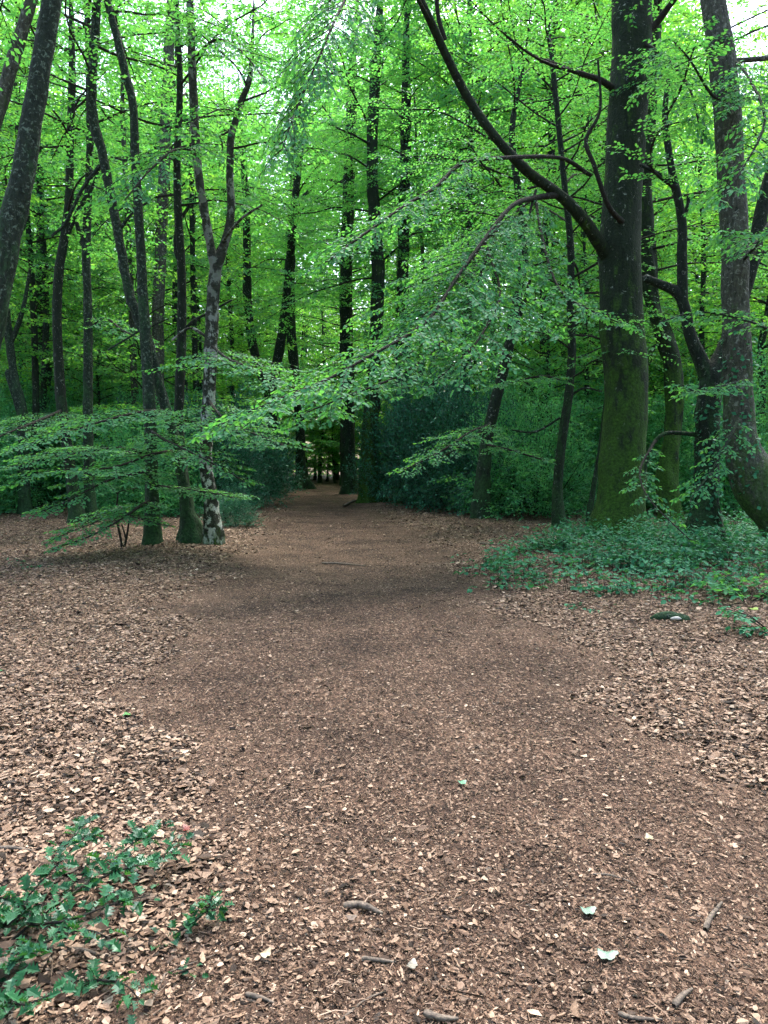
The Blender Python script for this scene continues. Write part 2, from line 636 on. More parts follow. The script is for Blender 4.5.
cl = ramp(nd, [(0, (.018, .011, .008)), (.35, (.075, .046, .031)), (.7, (.165, .107, .073)), (1, (.29, .21, .15))])
lk.new(sepc.outputs[0], cp.inputs[0])
lk.new(sepc.outputs[1], cl.inputs[0])
mx = N(nd, 'ShaderNodeMix', data_type='RGBA')
lk.new(a.outputs['Fac'], mx.inputs['Factor'])
lk.new(cl.outputs[0], mx.inputs['A'])
lk.new(cp.outputs[0], mx.inputs['B'])
nb = N(nd, 'ShaderNodeTexNoise')
nb.inputs['Scale'].default_value = 1.3
nb.inputs['Detail'].default_value = 7
nb.inputs['Roughness'].default_value = .65
lk.new(pos, nb.inputs['Vector'])
rb = ramp(nd, [(.34, (.50, .47, .46)), (.62, (1.22, 1.18, 1.15))])
lk.new(nb.outputs[0], rb.inputs[0])
mm = N(nd, 'ShaderNodeMix', data_type='RGBA', blend_type='MULTIPLY')
mm.inputs['Factor'].default_value = 1
lk.new(mx.outputs['Result'], mm.inputs['A'])
lk.new(rb.outputs[0], mm.inputs['B'])
bs = nd.new('ShaderNodeBsdfPrincipled')
bs.inputs['Roughness'].default_value = .9
bs.inputs['Specular IOR Level'].default_value = .2
lk.new(mm.outputs['Result'], bs.inputs['Base Color'])
bp = nd.new('ShaderNodeBump')
bp.inputs['Strength'].default_value = 1
bp.inputs['Distance'].default_value = .012
ah = N(nd, 'ShaderNodeMath', operation='ADD')
lk.new(v1.outputs['Distance'], ah.inputs[0])
lk.new(sepc.outputs[2], ah.inputs[1])
lk.new(ah.outputs[0], bp.inputs['Height'])
lk.new(bp.outputs[0], bs.inputs['Normal'])
lk.new(bs.outputs[0], out.inputs[0])
M_EARTH = m

for nm_, sel in (("path", fm > .5), ("ground", fm <= .5)):
    Fs = Fg[sel]
    used, inv = np.unique(Fs.ravel(), return_inverse=True)
    o = build(nm_, [(Vg[used], inv.reshape(-1, 4), 0, tintg[used])], [M_EARTH])
    o['kind'] = 'structure'

# litter: dead leaves and chips, real curled pieces lying on the ground
m, nt, nd, lk = newmat("dead_leaf")
out = nd.new('ShaderNodeOutputMaterial')
a = N(nd, 'ShaderNodeAttribute', attribute_name="tint")
nz = N(nd, 'ShaderNodeTexNoise')
nz.inputs['Scale'].default_value = 90
nz.inputs['Detail'].default_value = 3
g_ = nd.new('ShaderNodeNewGeometry')
lk.new(g_.outputs['Position'], nz.inputs['Vector'])
rr_ = ramp(nd, [(.3, (.72, .70, .68)), (.7, (1.15, 1.15, 1.15))])
lk.new(nz.outputs[0], rr_.inputs[0])
mm = N(nd, 'ShaderNodeMix', data_type='RGBA', blend_type='MULTIPLY')
mm.inputs['Factor'].default_value = 1
lk.new(a.outputs['Color'], mm.inputs['A'])
lk.new(rr_.outputs[0], mm.inputs['B'])
bs = nd.new('ShaderNodeBsdfPrincipled')
bs.inputs['Roughness'].default_value = .6
bs.inputs['Specular IOR Level'].default_value = .15
lk.new(mm.outputs['Result'], bs.inputs['Base Color'])
lk.new(bs.outputs[0], out.inputs[0])
M_DEAD = m

PAL = np.array([.93, .92, .90]) * np.array([(.29, .205, .150), (.215, .147, .104), (.150, .098, .068), (.095, .060, .041), (.050, .031, .021), (.35, .26, .195), (.42, .34, .26), (.018, .012, .009)])


def litter(x, y, size, aspect, g, pw, curl=.35, lift=.012, tiltamt=.28):
    n = len(x)
    pos = np.stack([x, y, terrain(x, y) + g.uniform(.001, lift, n)], -1)
    az = g.uniform(0, 2 * math.pi, n)
    d = np.stack([np.cos(az), np.sin(az), g.normal(0, tiltamt * .6, n)], -1)
    d = nrm(d)
    nm = nrm(UP + g.normal(0, tiltamt, (n, 3)))
    nm = nrm(nm - (nm * d).sum(1, keepdims=True) * d)
    s = np.cross(d, nm)
    L = size[:, None]
    w = L * aspect[:, None] / 2
    cu = g.normal(0, curl, n)[:, None]
    cl_ = g.normal(0, curl * .6, n)[:, None]
    a1 = g.uniform(.7, 1.1, (n, 1))
    a2 = g.uniform(.6, 1.1, (n, 1))
    vs = [pos - d * L * .5 + nm * L * cl_ * .35,
          pos - d * L * .18 + s * w * a1 + nm * w * cu,
          pos + d * L * .2 + s * w * a2 + nm * w * cu,
          pos + d * L * .5 + nm * L * cl_ * .35,
          pos + d * L * .2 - s * w * a1 + nm * w * cu,
          pos - d * L * .18 - s * w * a2 + nm * w * cu]
    V = np.stack(vs, 1).reshape(-1, 3)
    b = np.arange(n)[:, None] * 6
    Fq = np.concatenate([b + np.array([[0, 1, 2, 3]]), b + np.array([[0, 3, 4, 5]])])
    c = PAL[g.choice(len(PAL), n, p=pw)] * g.uniform(.75, 1.2, (n, 1))
    t = np.repeat(c, 6, 0)
    return [(V, Fq, 0, t)]


def scatter(n, r0, r1, g, power=1.0, half=.62):
    """points round the viewpoint's side of the wood, denser near"""
    u = g.uniform(0, 1, n)
    if power == 0:
        r = r0 * (r1 / r0) ** u
    else:
        r = (r0 ** power + (r1 ** power - r0 ** power) * u) ** (1 / power)
    th = g.uniform(-half, half, n)
    return r * np.sin(th), r * np.cos(th)


g = np.random.default_rng(3)
# leaves: mostly off the path
x, y = scatter(600000, 1.3, 26, g, power=.35, half=.85)
pm = path_mask(x, y)
patch = .5 + .5 * np.sin(x * 2.1 + 1.7 * np.sin(y * 1.3)) * np.sin(y * 1.7 + 1.1 * np.sin(x * 1.9))
keep = g.uniform(0, 1, len(x)) < np.where(pm > .5, .09 * patch + .02 + .30 * (1 - pm), .55 + .45 * patch) * (1 - .0 * pm)
x, y, pm = x[keep], y[keep], pm[keep]
sz = np.clip(np.exp(g.normal(math.log(.025), .42, len(x))), .012, .075) * np.where(pm > .5, .7, 1) * (1 + np.clip(np.hypot(x, y) - 6, 0, 20) * .03)
ch = litter(x, y, sz, g.uniform(.4, .75, len(x)), g, [.21, .20, .15, .12, .12, .08, .02, .10], curl=.36, lift=.018, tiltamt=.28)
o = build("leaf_litter", ch, [M_DEAD], smooth=False)
o['kind'] = 'stuff'
o['label'] = 'dry tan and brown beech leaves strewn over the forest floor'
o['category'] = 'leaf litter'
# chips and fragments on the path
x, y = scatter(560000, 1.3, 20, g, power=.25, half=.85)
pm = path_mask(x, y)
keep = g.uniform(0, 1, len(x)) < .25 + .75 * pm
x, y = x[keep], y[keep]
n = len(x)
sz = np.exp(g.normal(math.log(.0105), .5, n)) * (1 + np.clip(np.hypot(x, y) - 4, 0, 20) * .05)
ch = litter(x, y, sz, g.uniform(.10, .55, n), g, [.06, .12, .22, .25, .21, .025, .012, .103], curl=.3, lift=.010, tiltamt=.30)
x, y = scatter(5200, 1.8, 18, g, power=.4)
Lt = np.clip(np.exp(g.normal(math.log(.045), .5, len(x))), .01, .13)
az = g.uniform(0, 6.28, len(x))
S = np.stack([x, y, terrain(x, y) + g.uniform(.004, .022, len(x))], 1)
Md = S + np.stack([np.cos(az) * Lt * .5, np.sin(az) * Lt * .5, g.normal(.004, .006, len(x))], 1)
az2 = az + g.normal(0, .35, len(x))
Ed = Md + np.stack([np.cos(az2) * Lt * .5, np.sin(az2) * Lt * .5, g.normal(-.002, .006, len(x))], 1)
rt = Lt * g.uniform(.008, .022, len(x)) + .0005
tc = PAL[g.choice(8, len(x), p=[.05, .2, .25, .25, .1, .05, .0, .1])]
for a_, b_, ra, rb_ in ((S, Md, rt, rt * .8), (Md, Ed, rt * .8, rt * .35)):
    ch += [(v, f, 0, np.repeat(tc, 6, 0)) for v, f, _, _t in prisms(a_, b_, ra, rb_, 0)]
o = build("wood_chips", ch, [M_DEAD], smooth=False)
o['kind'] = 'stuff'
o['label'] = 'small wood chips and leaf fragments trodden into the path'
o['category'] = 'wood chips'

# ------------------------------------------------------------------ traced trees


def world_curve(pts):
    """pts: (px, py, width px, Y) -> positions and radii"""
    P = np.array([at(p[0], p[1], p[3]) for p in pts])
    R = np.array([p[2] / 2 / F * depth_scale(p[0], p[1], p[3]) for p in pts])
    return P, R


def extend(P, R, top, g, lean=.5):
    """carry the trunk on above the frame to height top"""
    if P[-1, 2] >= top:
        return P, R
    d = nrm(P[-1] - P[-2])
    d = nrm(d * lean + UP * (1 - lean))
    k = max(2, int((top - P[-1, 2]) / 1.6))
    hs = np.linspace(P[-1, 2], top, k + 1)[1:]
    Q, r = [], []
    p = P[-1].copy()
    for i, h in enumerate(hs):
        q_ = p + d * (h - p[2]) / max(d[2], .3)
        q_[:2] += g.normal(0, .12, 2)
        Q.append(q_)
        r.append(R[-1] * (1 - .93 * (i + 1) / len(hs)))
        p = q_
        d = nrm(d * .8 + UP * .2)
    return np.vstack([P, Q]), np.concatenate([R, r])


tree_id = [0]


def traced_tree(name, label, base, pts, bark, top=15, flare=.5, crown=None, noise=.06, limbs=(), boughs=(), ivy=None, leaf=None, sides=None, cat='tree', group=None, flare_h=.3):
    """base=(px,py) ground contact. pts run upward: (px,py,w[,Y])"""
    tree_id[0] += 1
    g = np.random.default_rng(100 + tree_id[0])
    b = gp(*base)
    Y = b[1]
    full = [(p[0], p[1], p[2], p[3] if len(p) > 3 else Y) for p in pts]
    P, R = world_curve(full)
    zb = float(terrain(b[0], b[1]))
    first = np.array([b[0], b[1], zb - .25])
    P = np.vstack([first, [b[0], b[1], zb + .02], P])
    R = np.concatenate([[R[0] * 1.05, R[0] * 1.03], R])
    P, R = extend(P, R, top, g)
    root = empty(name, (b[0], b[1], zb), label, cat, group)
    org = np.array([b[0], b[1], zb])
    PR = catmull(np.column_stack([P, R]), 6)
    Pc, Rc = PR[:, :3], np.maximum(PR[:, 3], .008)
    # resample evenly for bark relief
    s = np.concatenate([[0], np.cumsum(np.linalg.norm(np.diff(Pc, axis=0), axis=1))])
    n = int(s[-1] / max(.07, Rc.max() * .25)) + 2
    u = np.linspace(0, s[-1], n)
    Pc = np.stack([np.interp(u, s, Pc[:, i]) for i in range(3)], 1)
    Rc = np.interp(u, s, Rc)
    big = Rc.max() > .2
    sd = sides or (36 if big else 16)
    build("trunk", [(v - org, f, mi, t) for v, f, mi, t in tube(Pc, Rc, sd, noise=noise, flare=flare, z0=zb, seed=tree_id[0], flare_h=flare_h)], [bark], root)
    for li_, lb in enumerate(limbs):
        LP, LR = world_curve([(p[0], p[1], p[2], p[3] if len(p) > 3 else Y) for p in lb])
        LPR = catmull(np.column_stack([LP, LR]), 6)
        build("limb", [(v - org, f, mi, t) for v, f, mi, t in tube(LPR[:, :3], np.maximum(LPR[:, 3], .004), 12, noise=noise, seed=tree_id[0] + 7)], [B_TWIG if (bark is B_MOSSY and li_ > 0) else bark], root)
    lm = leaf or M_BEECH
    ch = []
    if crown:
        cb, ct, Rr, nl = crown[:4]
        kw = crown[4] if len(crown) > 4 else {}
        ch += crown_chunks(Pc, Rc, cb, ct, Rr, nl, g, **kw)
    for bo in boughs:
        pp, kw = bo
        BP, BR = world_curve([(p[0], p[1], p[2], p[3] if len(p) > 3 else Y) for p in pp])
        BPR = catmull(np.column_stack([BP, BR]), 4)
        ch += [(v, f, 0, t) for v, f, _, t in tube(BPR[:, :3], np.maximum(BPR[:, 3], .003), 6, noise=.03, seed=3)]
        ch += bough(BPR[:, :3], g=g, **kw)
    if ch:
        build("crown", [(v - org, f, mi, t) for v, f, mi, t in ch], [B_TWIG if bark is not B_PALE else B_DARK, lm], root)
    if ivy:
        z0, z1, cnt, rad = ivy
        idx = np.where((Pc[:, 2] > z0) & (Pc[:, 2] < z1))[0]
        k = g.choice(idx, cnt)
        th = g.uniform(0, 6.28, cnt)
        out_ = np.stack([np.cos(th), np.sin(th), np.zeros(cnt)], 1)
        pos = Pc[k] + out_ * (Rc[k] + g.uniform(0, rad, cnt) * g.uniform(0, 1, cnt))[:, None] + UP * g.uniform(-.1, .1, cnt)[:, None]
        d = out_ * .6 + g.normal(0, .5, (cnt, 3)) - UP * .3
        c = leaf_mesh(pos, d, out_ + UP * .6 + g.normal(0, .3, (cnt, 3)), g.uniform(.05, .10, cnt), 0, g.uniform(0, 1, (cnt, 3)), "diamond", aspect=.8)
        build("ivy", [(v - org, f, mi, t) for v, f, mi, t in c], [M_IVY], root)
    return root


exec_trees = []
# --- big mossy beech on the right, with the long limb that arches to the left
flat = dict(size=.07, spacing=.05, kind='oval', tert=3, sag=.02, tilt=.16)
near = dict(size=.075, spacing=.05, kind="oval", tert=3)
traced_tree("beech_tree", "thickest trunk, straight mossy green beech standing right of the path",
            (617, 537),
            [(617, 525, 48), (620, 500, 45), (624, 440, 43), (626, 380, 43), (622, 330, 42), (620, 260, 41), (622, 200, 38), (626, 140, 38), (630, 80, 38), (632, 0, 39), (634, -60, 38)],
            B_MOSSY, top=22, flare=.28, noise=.05, crown=(13, 22, 6, 26, dict(step=.5)),
            limbs=[
                [(610, 262, 15, 16), (596, 238, 13, 15.6), (577, 212, 12, 15.2), (557, 193, 11, 15), (528, 172, 10, 14.6), (496, 138, 9, 14.2), (468, 98, 9, 14), (446, 55, 8.5, 13.6), (430, 20, 8, 13.2), (414, -14, 7.5, 12.8), (392, -60, 6, 12)],
                [(557, 195, 7, 15), (535, 198, 5.5, 14.5), (512, 206, 4.6, 13.6), (484, 240, 4, 12.6), (457, 277, 3.6, 11.6), (426, 322, 3.3, 10.6), (366, 358, 3, 9.6), (322, 382, 2.6, 9.2), (272, 402, 2, 8.9), (222, 424, 1.3, 8.7)],
                [(590, 175, 4, 15.3), (560, 158, 4, 14.8), (503, 158, 4, 13.5), (463, 163, 4, 12.8), (436, 187, 3.6, 12.2), (403, 207, 3, 11.7), (356, 240, 2.4, 11), (326, 262, 1.6, 10.6)],
                [(612, 88, 7, 15.8), (600, 80, 6, 15.6), (582, 74, 5, 15.3), (560, 66, 4, 15), (536, 57, 3.2, 14.8)],
                [(622, 222, 6, 15.6), (608, 205, 5, 15.2), (594, 165, 4.5, 15), (586, 140, 4, 15), (600, 110, 3, 15), (598, 60, 2, 15)],
                [(640, 40, 8, 15.8), (655, 25, 7, 15.8), (668, 8, 6, 15.6), (680, -8, 5, 15.4)],
                [(445, 40, 5, 13.6), (438, 15, 4.5, 13.5), (436, -20, 4, 13.4)],
            ],
            boughs=[
                ([(512, 206, 3, 13.6), (484, 240, 3, 12.6), (457, 277, 3, 11.6), (426, 322, 3, 10.6), (366, 358, 3, 9.6), (322, 382, 3, 9.2), (272, 402, 2, 8.9), (222, 424, 1.2, 8.7)], dict(side_len=1.5, step=.13, t0=.05, **near)),
                ([(500, 222, 3, 13), (470, 300, 3, 12), (440, 345, 2.5, 11), (400, 375, 2.5, 10.2), (350, 395, 2, 9.6), (300, 415, 1.2, 9.3)], dict(side_len=1.3, step=.15, t0=.1, **near)),
                ([(535, 198, 2, 14.5), (500, 225, 2, 13.8), (470, 262, 2, 12.8), (440, 300, 1.5, 11.8), (405, 330, 1, 11)], dict(side_len=1.4, step=.12, t0=.1, **near)),
                ([(484, 240, 3, 12.6), (500, 290, 3, 11.6), (490, 320, 3, 10.8), (470, 350, 2, 10.2), (430, 385, 1.5, 9.8)], dict(side_len=1.2, step=.15, t0=.15, **near)),
                ([(535, 198, 3, 14.5), (545, 250, 3, 13.4), (560, 290, 2.5, 12.6), (590, 310, 2, 12), (625, 325, 1.4, 11.8)], dict(side_len=.9, step=.16, t0=.2, **near)),
                ([(503, 158, 3, 13.5), (463, 163, 3, 12.8), (436, 187, 3, 12.2), (403, 207, 3, 11.7), (356, 240, 2, 11), (326, 262, 1.4, 10.6)], dict(side_len=1.2, step=.15, t0=.1, **near)),
                ([(430, 20, 3, 13.2), (400, -30, 4, 11), (370, -40, 3.5, 9), (340, 10, 3, 8), (318, 60, 2.5, 7.6), (296, 110, 2, 7.4), (282, 150, 1.2, 7.2)], dict(side_len=1.0, step=.07, t0=.25, **dict(near, size=.058))),
                ([(582, 74, 4, 15.3), (540, 60, 3, 14.6), (500, 30, 2, 14), (470, 0, 1.4, 13.6)], dict(side_len=1.2, step=.2, t0=.1, **near)),
                ([(640, 40, 4, 15.8), (668, 60, 3, 15), (690, 90, 2, 14.3), (700, 130, 1.4, 14)], dict(side_len=1.3, step=.16, t0=.1, **near)),
                ([(536, 190, 3, 14.6), (520, 235, 3, 14), (480, 250, 3, 14.3), (430, 262, 2, 14.6)], dict(side_len=1.3, step=.2, t0=.1, **near)),
            ])

traced_tree("beech_tree", "pale grey smooth trunk at the right edge, its mossy foot swept out to the right",
            (822, 556),
            [(806, 532, 66), (784, 508, 60), (758, 482, 48), (742, 448, 34), (738, 400, 28), (738, 360, 27), (735, 300, 26), (735, 240, 26), (731, 180, 26), (728, 120, 26), (722, 60, 25), (713, 0, 23), (706, -60, 22)],
            B_PALE, top=18, flare=.3, noise=.04, crown=(10.5, 18, 5, 20, dict(step=.5)),
            limbs=[[(742, 262, 9), (756, 246, 8), (770, 225, 7), (790, 190, 6)], [(724, 62, 6), (745, 60, 5), (775, 57, 5), (800, 50, 4)]],
            boughs=[
                ([(735, 60, 3), (750, 80, 3, 12), (765, 120, 3, 11), (745, 165, 2, 10.5), (722, 200, 1.2, 10.2)], dict(side_len=1.1, step=.13, t0=.05, **near)),
                ([(728, 100, 3), (712, 95, 3, 12), (690, 60, 2, 11.5), (672, 40, 1.2, 11)], dict(side_len=1.0, step=.14, t0=.05, **near)),
                ([(742, 262, 3), (760, 240, 3, 11.5), (750, 235, 2, 10.5), (720, 232, 1.2, 10)], dict(side_len=.7, step=.14, t0=.1, **near)),
                ([(738, 420, 3, 12), (728, 440, 3, 11.6), (712, 470, 2, 11.3), (690, 500, 1.2, 11)], dict(side_len=.6, step=.14, t0=.05, **near)),
                ([(745, 380, 3, 12.2), (726, 385, 2.4, 11.6), (700, 392, 2, 11.2), (680, 384, 1.2, 10.8)], dict(side_len=.5, step=.14, t0=.05, **near)),
                ([(770, 330, 3, 12.2), (745, 320, 2.4, 11.6), (700, 312, 2, 11.2), (660, 322, 1.2, 10.8)], dict(side_len=.5, step=.16, t0=.05, **near)),
            ], ivy=(.5, 3.6, 420, .10))

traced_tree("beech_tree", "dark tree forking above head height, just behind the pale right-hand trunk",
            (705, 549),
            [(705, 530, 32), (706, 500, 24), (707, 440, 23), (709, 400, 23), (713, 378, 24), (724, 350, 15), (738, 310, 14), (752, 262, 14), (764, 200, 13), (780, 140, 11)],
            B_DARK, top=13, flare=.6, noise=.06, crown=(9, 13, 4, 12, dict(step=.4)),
            limbs=[
                [(711, 386, 17), (700, 358, 14), (690, 335, 12), (684, 305, 11), (676, 292, 10), (662, 285, 9), (645, 278, 8)],
                [(683, 305, 10), (682, 260, 10), (682, 222, 9), (676, 190, 8), (670, 160, 7), (665, 118, 6), (668, 80, 4)],
                [(680, 200, 5), (670, 182, 5), (655, 172, 4), (640, 165, 3)],
                [(684, 215, 5), (688, 205, 4), (688, 196, 2.5)],
                [(706, 437, 5), (690, 434, 4.5), (668, 433, 4), (656, 440, 4), (648, 455, 3.6), (644, 475, 3)],
                [(752, 270, 6), (762, 255, 5), (780, 235, 4)],
            ],
            boughs=[
                ([(665, 118, 3), (680, 90, 3, 13.5), (690, 60, 2, 13), (700, 30, 1.2, 12.5)], dict(side_len=1.0, step=.16, t0=.05, **near)),
                ([(676, 190, 3), (650, 165, 3, 13.5), (660, 130, 2, 13), (690, 120, 1.2, 12.5)], dict(side_len=.9, step=.17, t0=.1, **near)),
                ([(656, 440, 3), (640, 470, 2, 13), (650, 500, 1.5, 12), (690, 540, 1.2, 11)], dict(side_len=.5, step=.17, t0=.1, **near)),
            ], ivy=(.2, 2.6, 500, .12))

traced_tree("beech_tree", "wavy mossy trunk seen between the thick green trunk and the dark forked tree",
            (671, 523),
            [(670, 510, 20), (667, 485, 22), (671, 445, 16), (674, 410, 17), (673, 370, 18), (664, 335, 17), (654, 310, 13), (650, 280, 15), (648, 240, 14), (645, 180, 13), (650, 120, 12), (655, 40, 11)],
            B_MOSSY, top=15, flare=.3, noise=.09, crown=(6, 15, 5, 24, dict(step=.36)),
            limbs=[[(648, 365, 5), (652, 350, 4.5), (656, 345, 3)]])

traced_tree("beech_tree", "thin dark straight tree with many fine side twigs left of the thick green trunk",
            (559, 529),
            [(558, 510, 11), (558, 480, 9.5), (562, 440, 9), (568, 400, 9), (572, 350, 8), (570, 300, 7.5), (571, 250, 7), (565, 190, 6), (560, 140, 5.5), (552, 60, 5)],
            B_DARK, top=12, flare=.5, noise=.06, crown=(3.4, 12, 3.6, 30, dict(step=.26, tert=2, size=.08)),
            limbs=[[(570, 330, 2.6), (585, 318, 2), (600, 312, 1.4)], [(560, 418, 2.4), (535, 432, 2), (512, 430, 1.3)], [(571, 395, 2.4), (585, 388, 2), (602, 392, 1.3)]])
traced_tree("beech_tree", "spindly leaning sapling stem right beside the thin dark straight tree",
            (568, 500), [(570, 485, 4.5), (577, 440, 4), (586, 395, 3.5), (595, 350, 3), (600, 300, 2.5)], B_DARK, top=9, flare=.2, crown=(3, 9, 2, 16, dict(step=.3)))
traced_tree("beech_tree", "short slim dark stem leaning against the left side of the thick green trunk",
            (589, 524), [(590, 510, 6), (594, 485, 5), (600, 450, 4.5), (606, 400, 4)], B_DARK, top=6, flare=.2, crown=(3, 6, 1.6, 8, dict(step=.3)))

traced_tree("beech_tree", "crooked dark tree leaning right out of the dense dark bushes right of the path",
            (481, 521),
            [(481, 505, 17), (483, 480, 15), (487, 440, 12), (497, 395, 11), (506, 360, 10.5), (512, 330, 10), (519, 290, 9), (524, 250, 8), (518, 190, 7), (512, 130, 6)],
            B_DARK, top=13, flare=.4, noise=.08, crown=(5.2, 13, 4.2, 26, dict(step=.32, size=.085)),
            limbs=[[(512, 335, 5), (522, 310, 4), (530, 280, 3)], [(490, 425, 4, 18), (470, 440, 3, 17.5), (440, 458, 2, 17)]],
            boughs=[
                ([(490, 425, 3, 18.5), (470, 432, 2, 17), (440, 452, 2, 16), (404, 470, 1.2, 15.4)], dict(side_len=1.1, step=.16, t0=.05, **near)),
                ([(488, 445, 3, 18.5), (510, 450, 2, 17), (530, 456, 2, 16.5), (545, 460, 1.2, 16)], dict(side_len=.7, step=.2, t0=.05, **near)),
                ([(500, 385, 3, 18.5), (520, 380, 2, 17), (545, 376, 2, 16.5), (560, 380, 1.2, 16)], dict(side_len=.9, step=.2, t0=.05, **near)),
            ], leaf=M_BEECH)

# --- centre
traced_tree("beech_tree", "ivied mossy tree whose foot stands at the right edge of the narrow path",
            (371, 503),
            [(370, 490, 20), (369, 460, 17), (370, 430, 16), (373, 390, 14), (376, 330, 13), (378, 270, 13), (374, 210, 12), (372, 150, 11), (376, 60, 10)],
            B_MOSSY, top=22, flare=.6, noise=.06, crown=(8.0, 22, 5, 30, dict(step=.3, size=.12)), ivy=(.6, 6.5, 1300, .25))
traced_tree("beech_tree", "straight dark bare trunk rising just left of the ivied mossy tree",
            (349, 494), [(349, 480, 14), (348, 420, 13), (347, 360, 13), (346, 300, 12.5), (347, 240, 12), (349, 180, 11.5), (352, 90, 10)],
            B_DARK, top=24, flare=.4, crown=(9.5, 24, 5.5, 30, dict(step=.3, size=.12)))
traced_tree("beech_tree", "straight dark trunk rising out of the dense bushes right of the ivied mossy tree",
            (403, 500), [(403, 480, 15), (403, 420, 14), (402, 330, 12.5), (403, 270, 12), (404, 210, 11), (406, 120, 10)],
            B_DARK, top=22, flare=.4, crown=(8.5, 22, 5, 30, dict(step=.3, size=.12)), ivy=(.6, 6.5, 900, .22))
traced_tree("beech_tree", "dark tree with a flared foot standing at the left edge of the path's far end",
            (303, 489), [(303, 482, 10), (301, 465, 8.5), (300, 430, 9), (297, 390, 9), (291, 330, 10), (290, 260, 10), (293, 200, 9), (298, 120, 8)],
            B_DARK, top=26, flare=1.3, flare_h=.5, crown=(11, 26, 6, 30, dict(step=.3, size=.14)),
            limbs=[[(293, 215, 6), (300, 200, 5), (310, 190, 4), (320, 170, 3)]])
traced_tree("oak_tree", "tree forking low into a wide V behind the bushes left of the path",
            (271, 496), [(271, 480, 12), (271, 430, 12), (271, 388, 12), (277, 362, 10), (284, 320, 9), (289, 270, 8), (296, 190, 7)],
            B_DARK, top=18, flare=.4, crown=(9, 18, 5, 22, dict(step=.3, size=.12)),
            limbs=[[(270, 392, 10), (262, 376, 9), (254, 350, 9), (248, 310, 9), (247, 260, 8), (246, 200, 7), (240, 120, 5)]])

# --- left group
traced_tree("birch_tree", "white-barked birch with black patches in the left clump, forking above into two dark stems",
            (213, 547),
            [(213, 530, 16), (211, 500, 13.5), (206, 465, 13), (206, 430, 13), (209, 395, 13), (211, 345, 13), (213, 300, 12), (216, 268, 12), (224, 246, 9), (231, 215, 8), (230, 180, 7.5), (231, 140, 7), (240, 105, 6), (250, 76, 5)],
            B_BIRCH, top=10.2, flare=.4, noise=.10, crown=(7.0, 10.2, 2.6, 12, dict(step=.26)),
            limbs=[[(215, 270, 10), (211, 248, 9), (205, 215, 8.5), (199, 178, 8), (195, 130, 9), (192, 60, 8), (190, 0, 7), (189, -70, 5)],
                   [(211, 262, 4), (222, 243, 3), (240, 220, 2.6, 12.6), (262, 205, 2, 12)],
                   [(208, 338, 3), (190, 328, 2.4), (172, 340, 2)]],
            ivy=(6.2, 9.5, 10, .1),
            boughs=[
                ([(211, 345, 3), (230, 360, 3, 13), (262, 372, 2, 12), (300, 392, 1.4, 11.4), (325, 412, 1, 11)], dict(side_len=1.4, step=.15, t0=.1, **flat)),
                ([(208, 400, 3), (225, 420, 3, 12.6), (250, 432, 2, 11.8), (285, 446, 1.2, 11.2)], dict(side_len=1.2, step=.16, t0=.1, **flat)),
                ([(192, 60, 3), (215, 40, 3, 13), (240, 50, 2, 12), (265, 80, 1.4, 11.5)], dict(side_len=1.4, step=.18, t0=.1, **near)),
                ([(195, 150, 3), (175, 150, 3, 13), (150, 170, 2, 12.2), (125, 200, 1.4, 11.6)], dict(side_len=1.3, step=.18, t0=.1, **near)),
            ])
traced_tree("beech_tree", "curved lichen-flecked stem leaning left away from the foot of the white birch",
            (192, 547),
            [(191, 532, 16), (186, 500, 12), (181, 470, 10), (175, 440, 10), (168, 415, 10), (160, 388, 10), (149, 345, 10), (136, 312, 10), (128, 288, 9.5), (118, 232, 9), (110, 192, 9), (102, 152, 9), (93, 118, 10), (92, 80, 9), (97, 0, 8)],
            B_LICHEN, top=13, flare=.8, noise=.10, crown=(8.0, 13, 3.4, 16, dict(step=.3)),
            limbs=[[(118, 232, 3.4), (130, 216, 3), (142, 206, 2.4), (152, 200, 2)], [(100, 165, 4), (82, 190, 3.4), (66, 222, 3), (52, 236, 2.4)]],
            boughs=[
                ([(165, 410, 3), (140, 412, 3, 13), (100, 422, 2, 12), (50, 438, 1.6, 11.4), (8, 450, 1, 11)], dict(side_len=1.3, step=.15, t0=.1, **flat)),
                ([(175, 450, 3), (150, 455, 3, 13), (110, 468, 2, 12), (60, 470, 1.6, 11.4), (20, 482, 1, 11.2)], dict(side_len=1.2, step=.16, t0=.1, **flat)),
            ])
traced_tree("beech_tree", "dark slender trunk between the curved lichened stem and the white birch",
            (189, 543), [(189, 525, 13), (184, 480, 10), (179, 430, 9.5), (180, 380, 9.5), (182, 320, 9), (181, 260, 8.5), (178, 210, 8), (177, 165, 7), (180, 80, 6)],
            B_DARK, top=12, flare=.9, crown=(6.2, 12, 3, 18, dict(step=.3)),
            limbs=[[(183, 268, 5), (176, 250, 4.5), (178, 225, 4), (190, 205, 3)], [(182, 335, 4), (192, 322, 3), (210, 312, 2.4), (232, 300, 2)]])
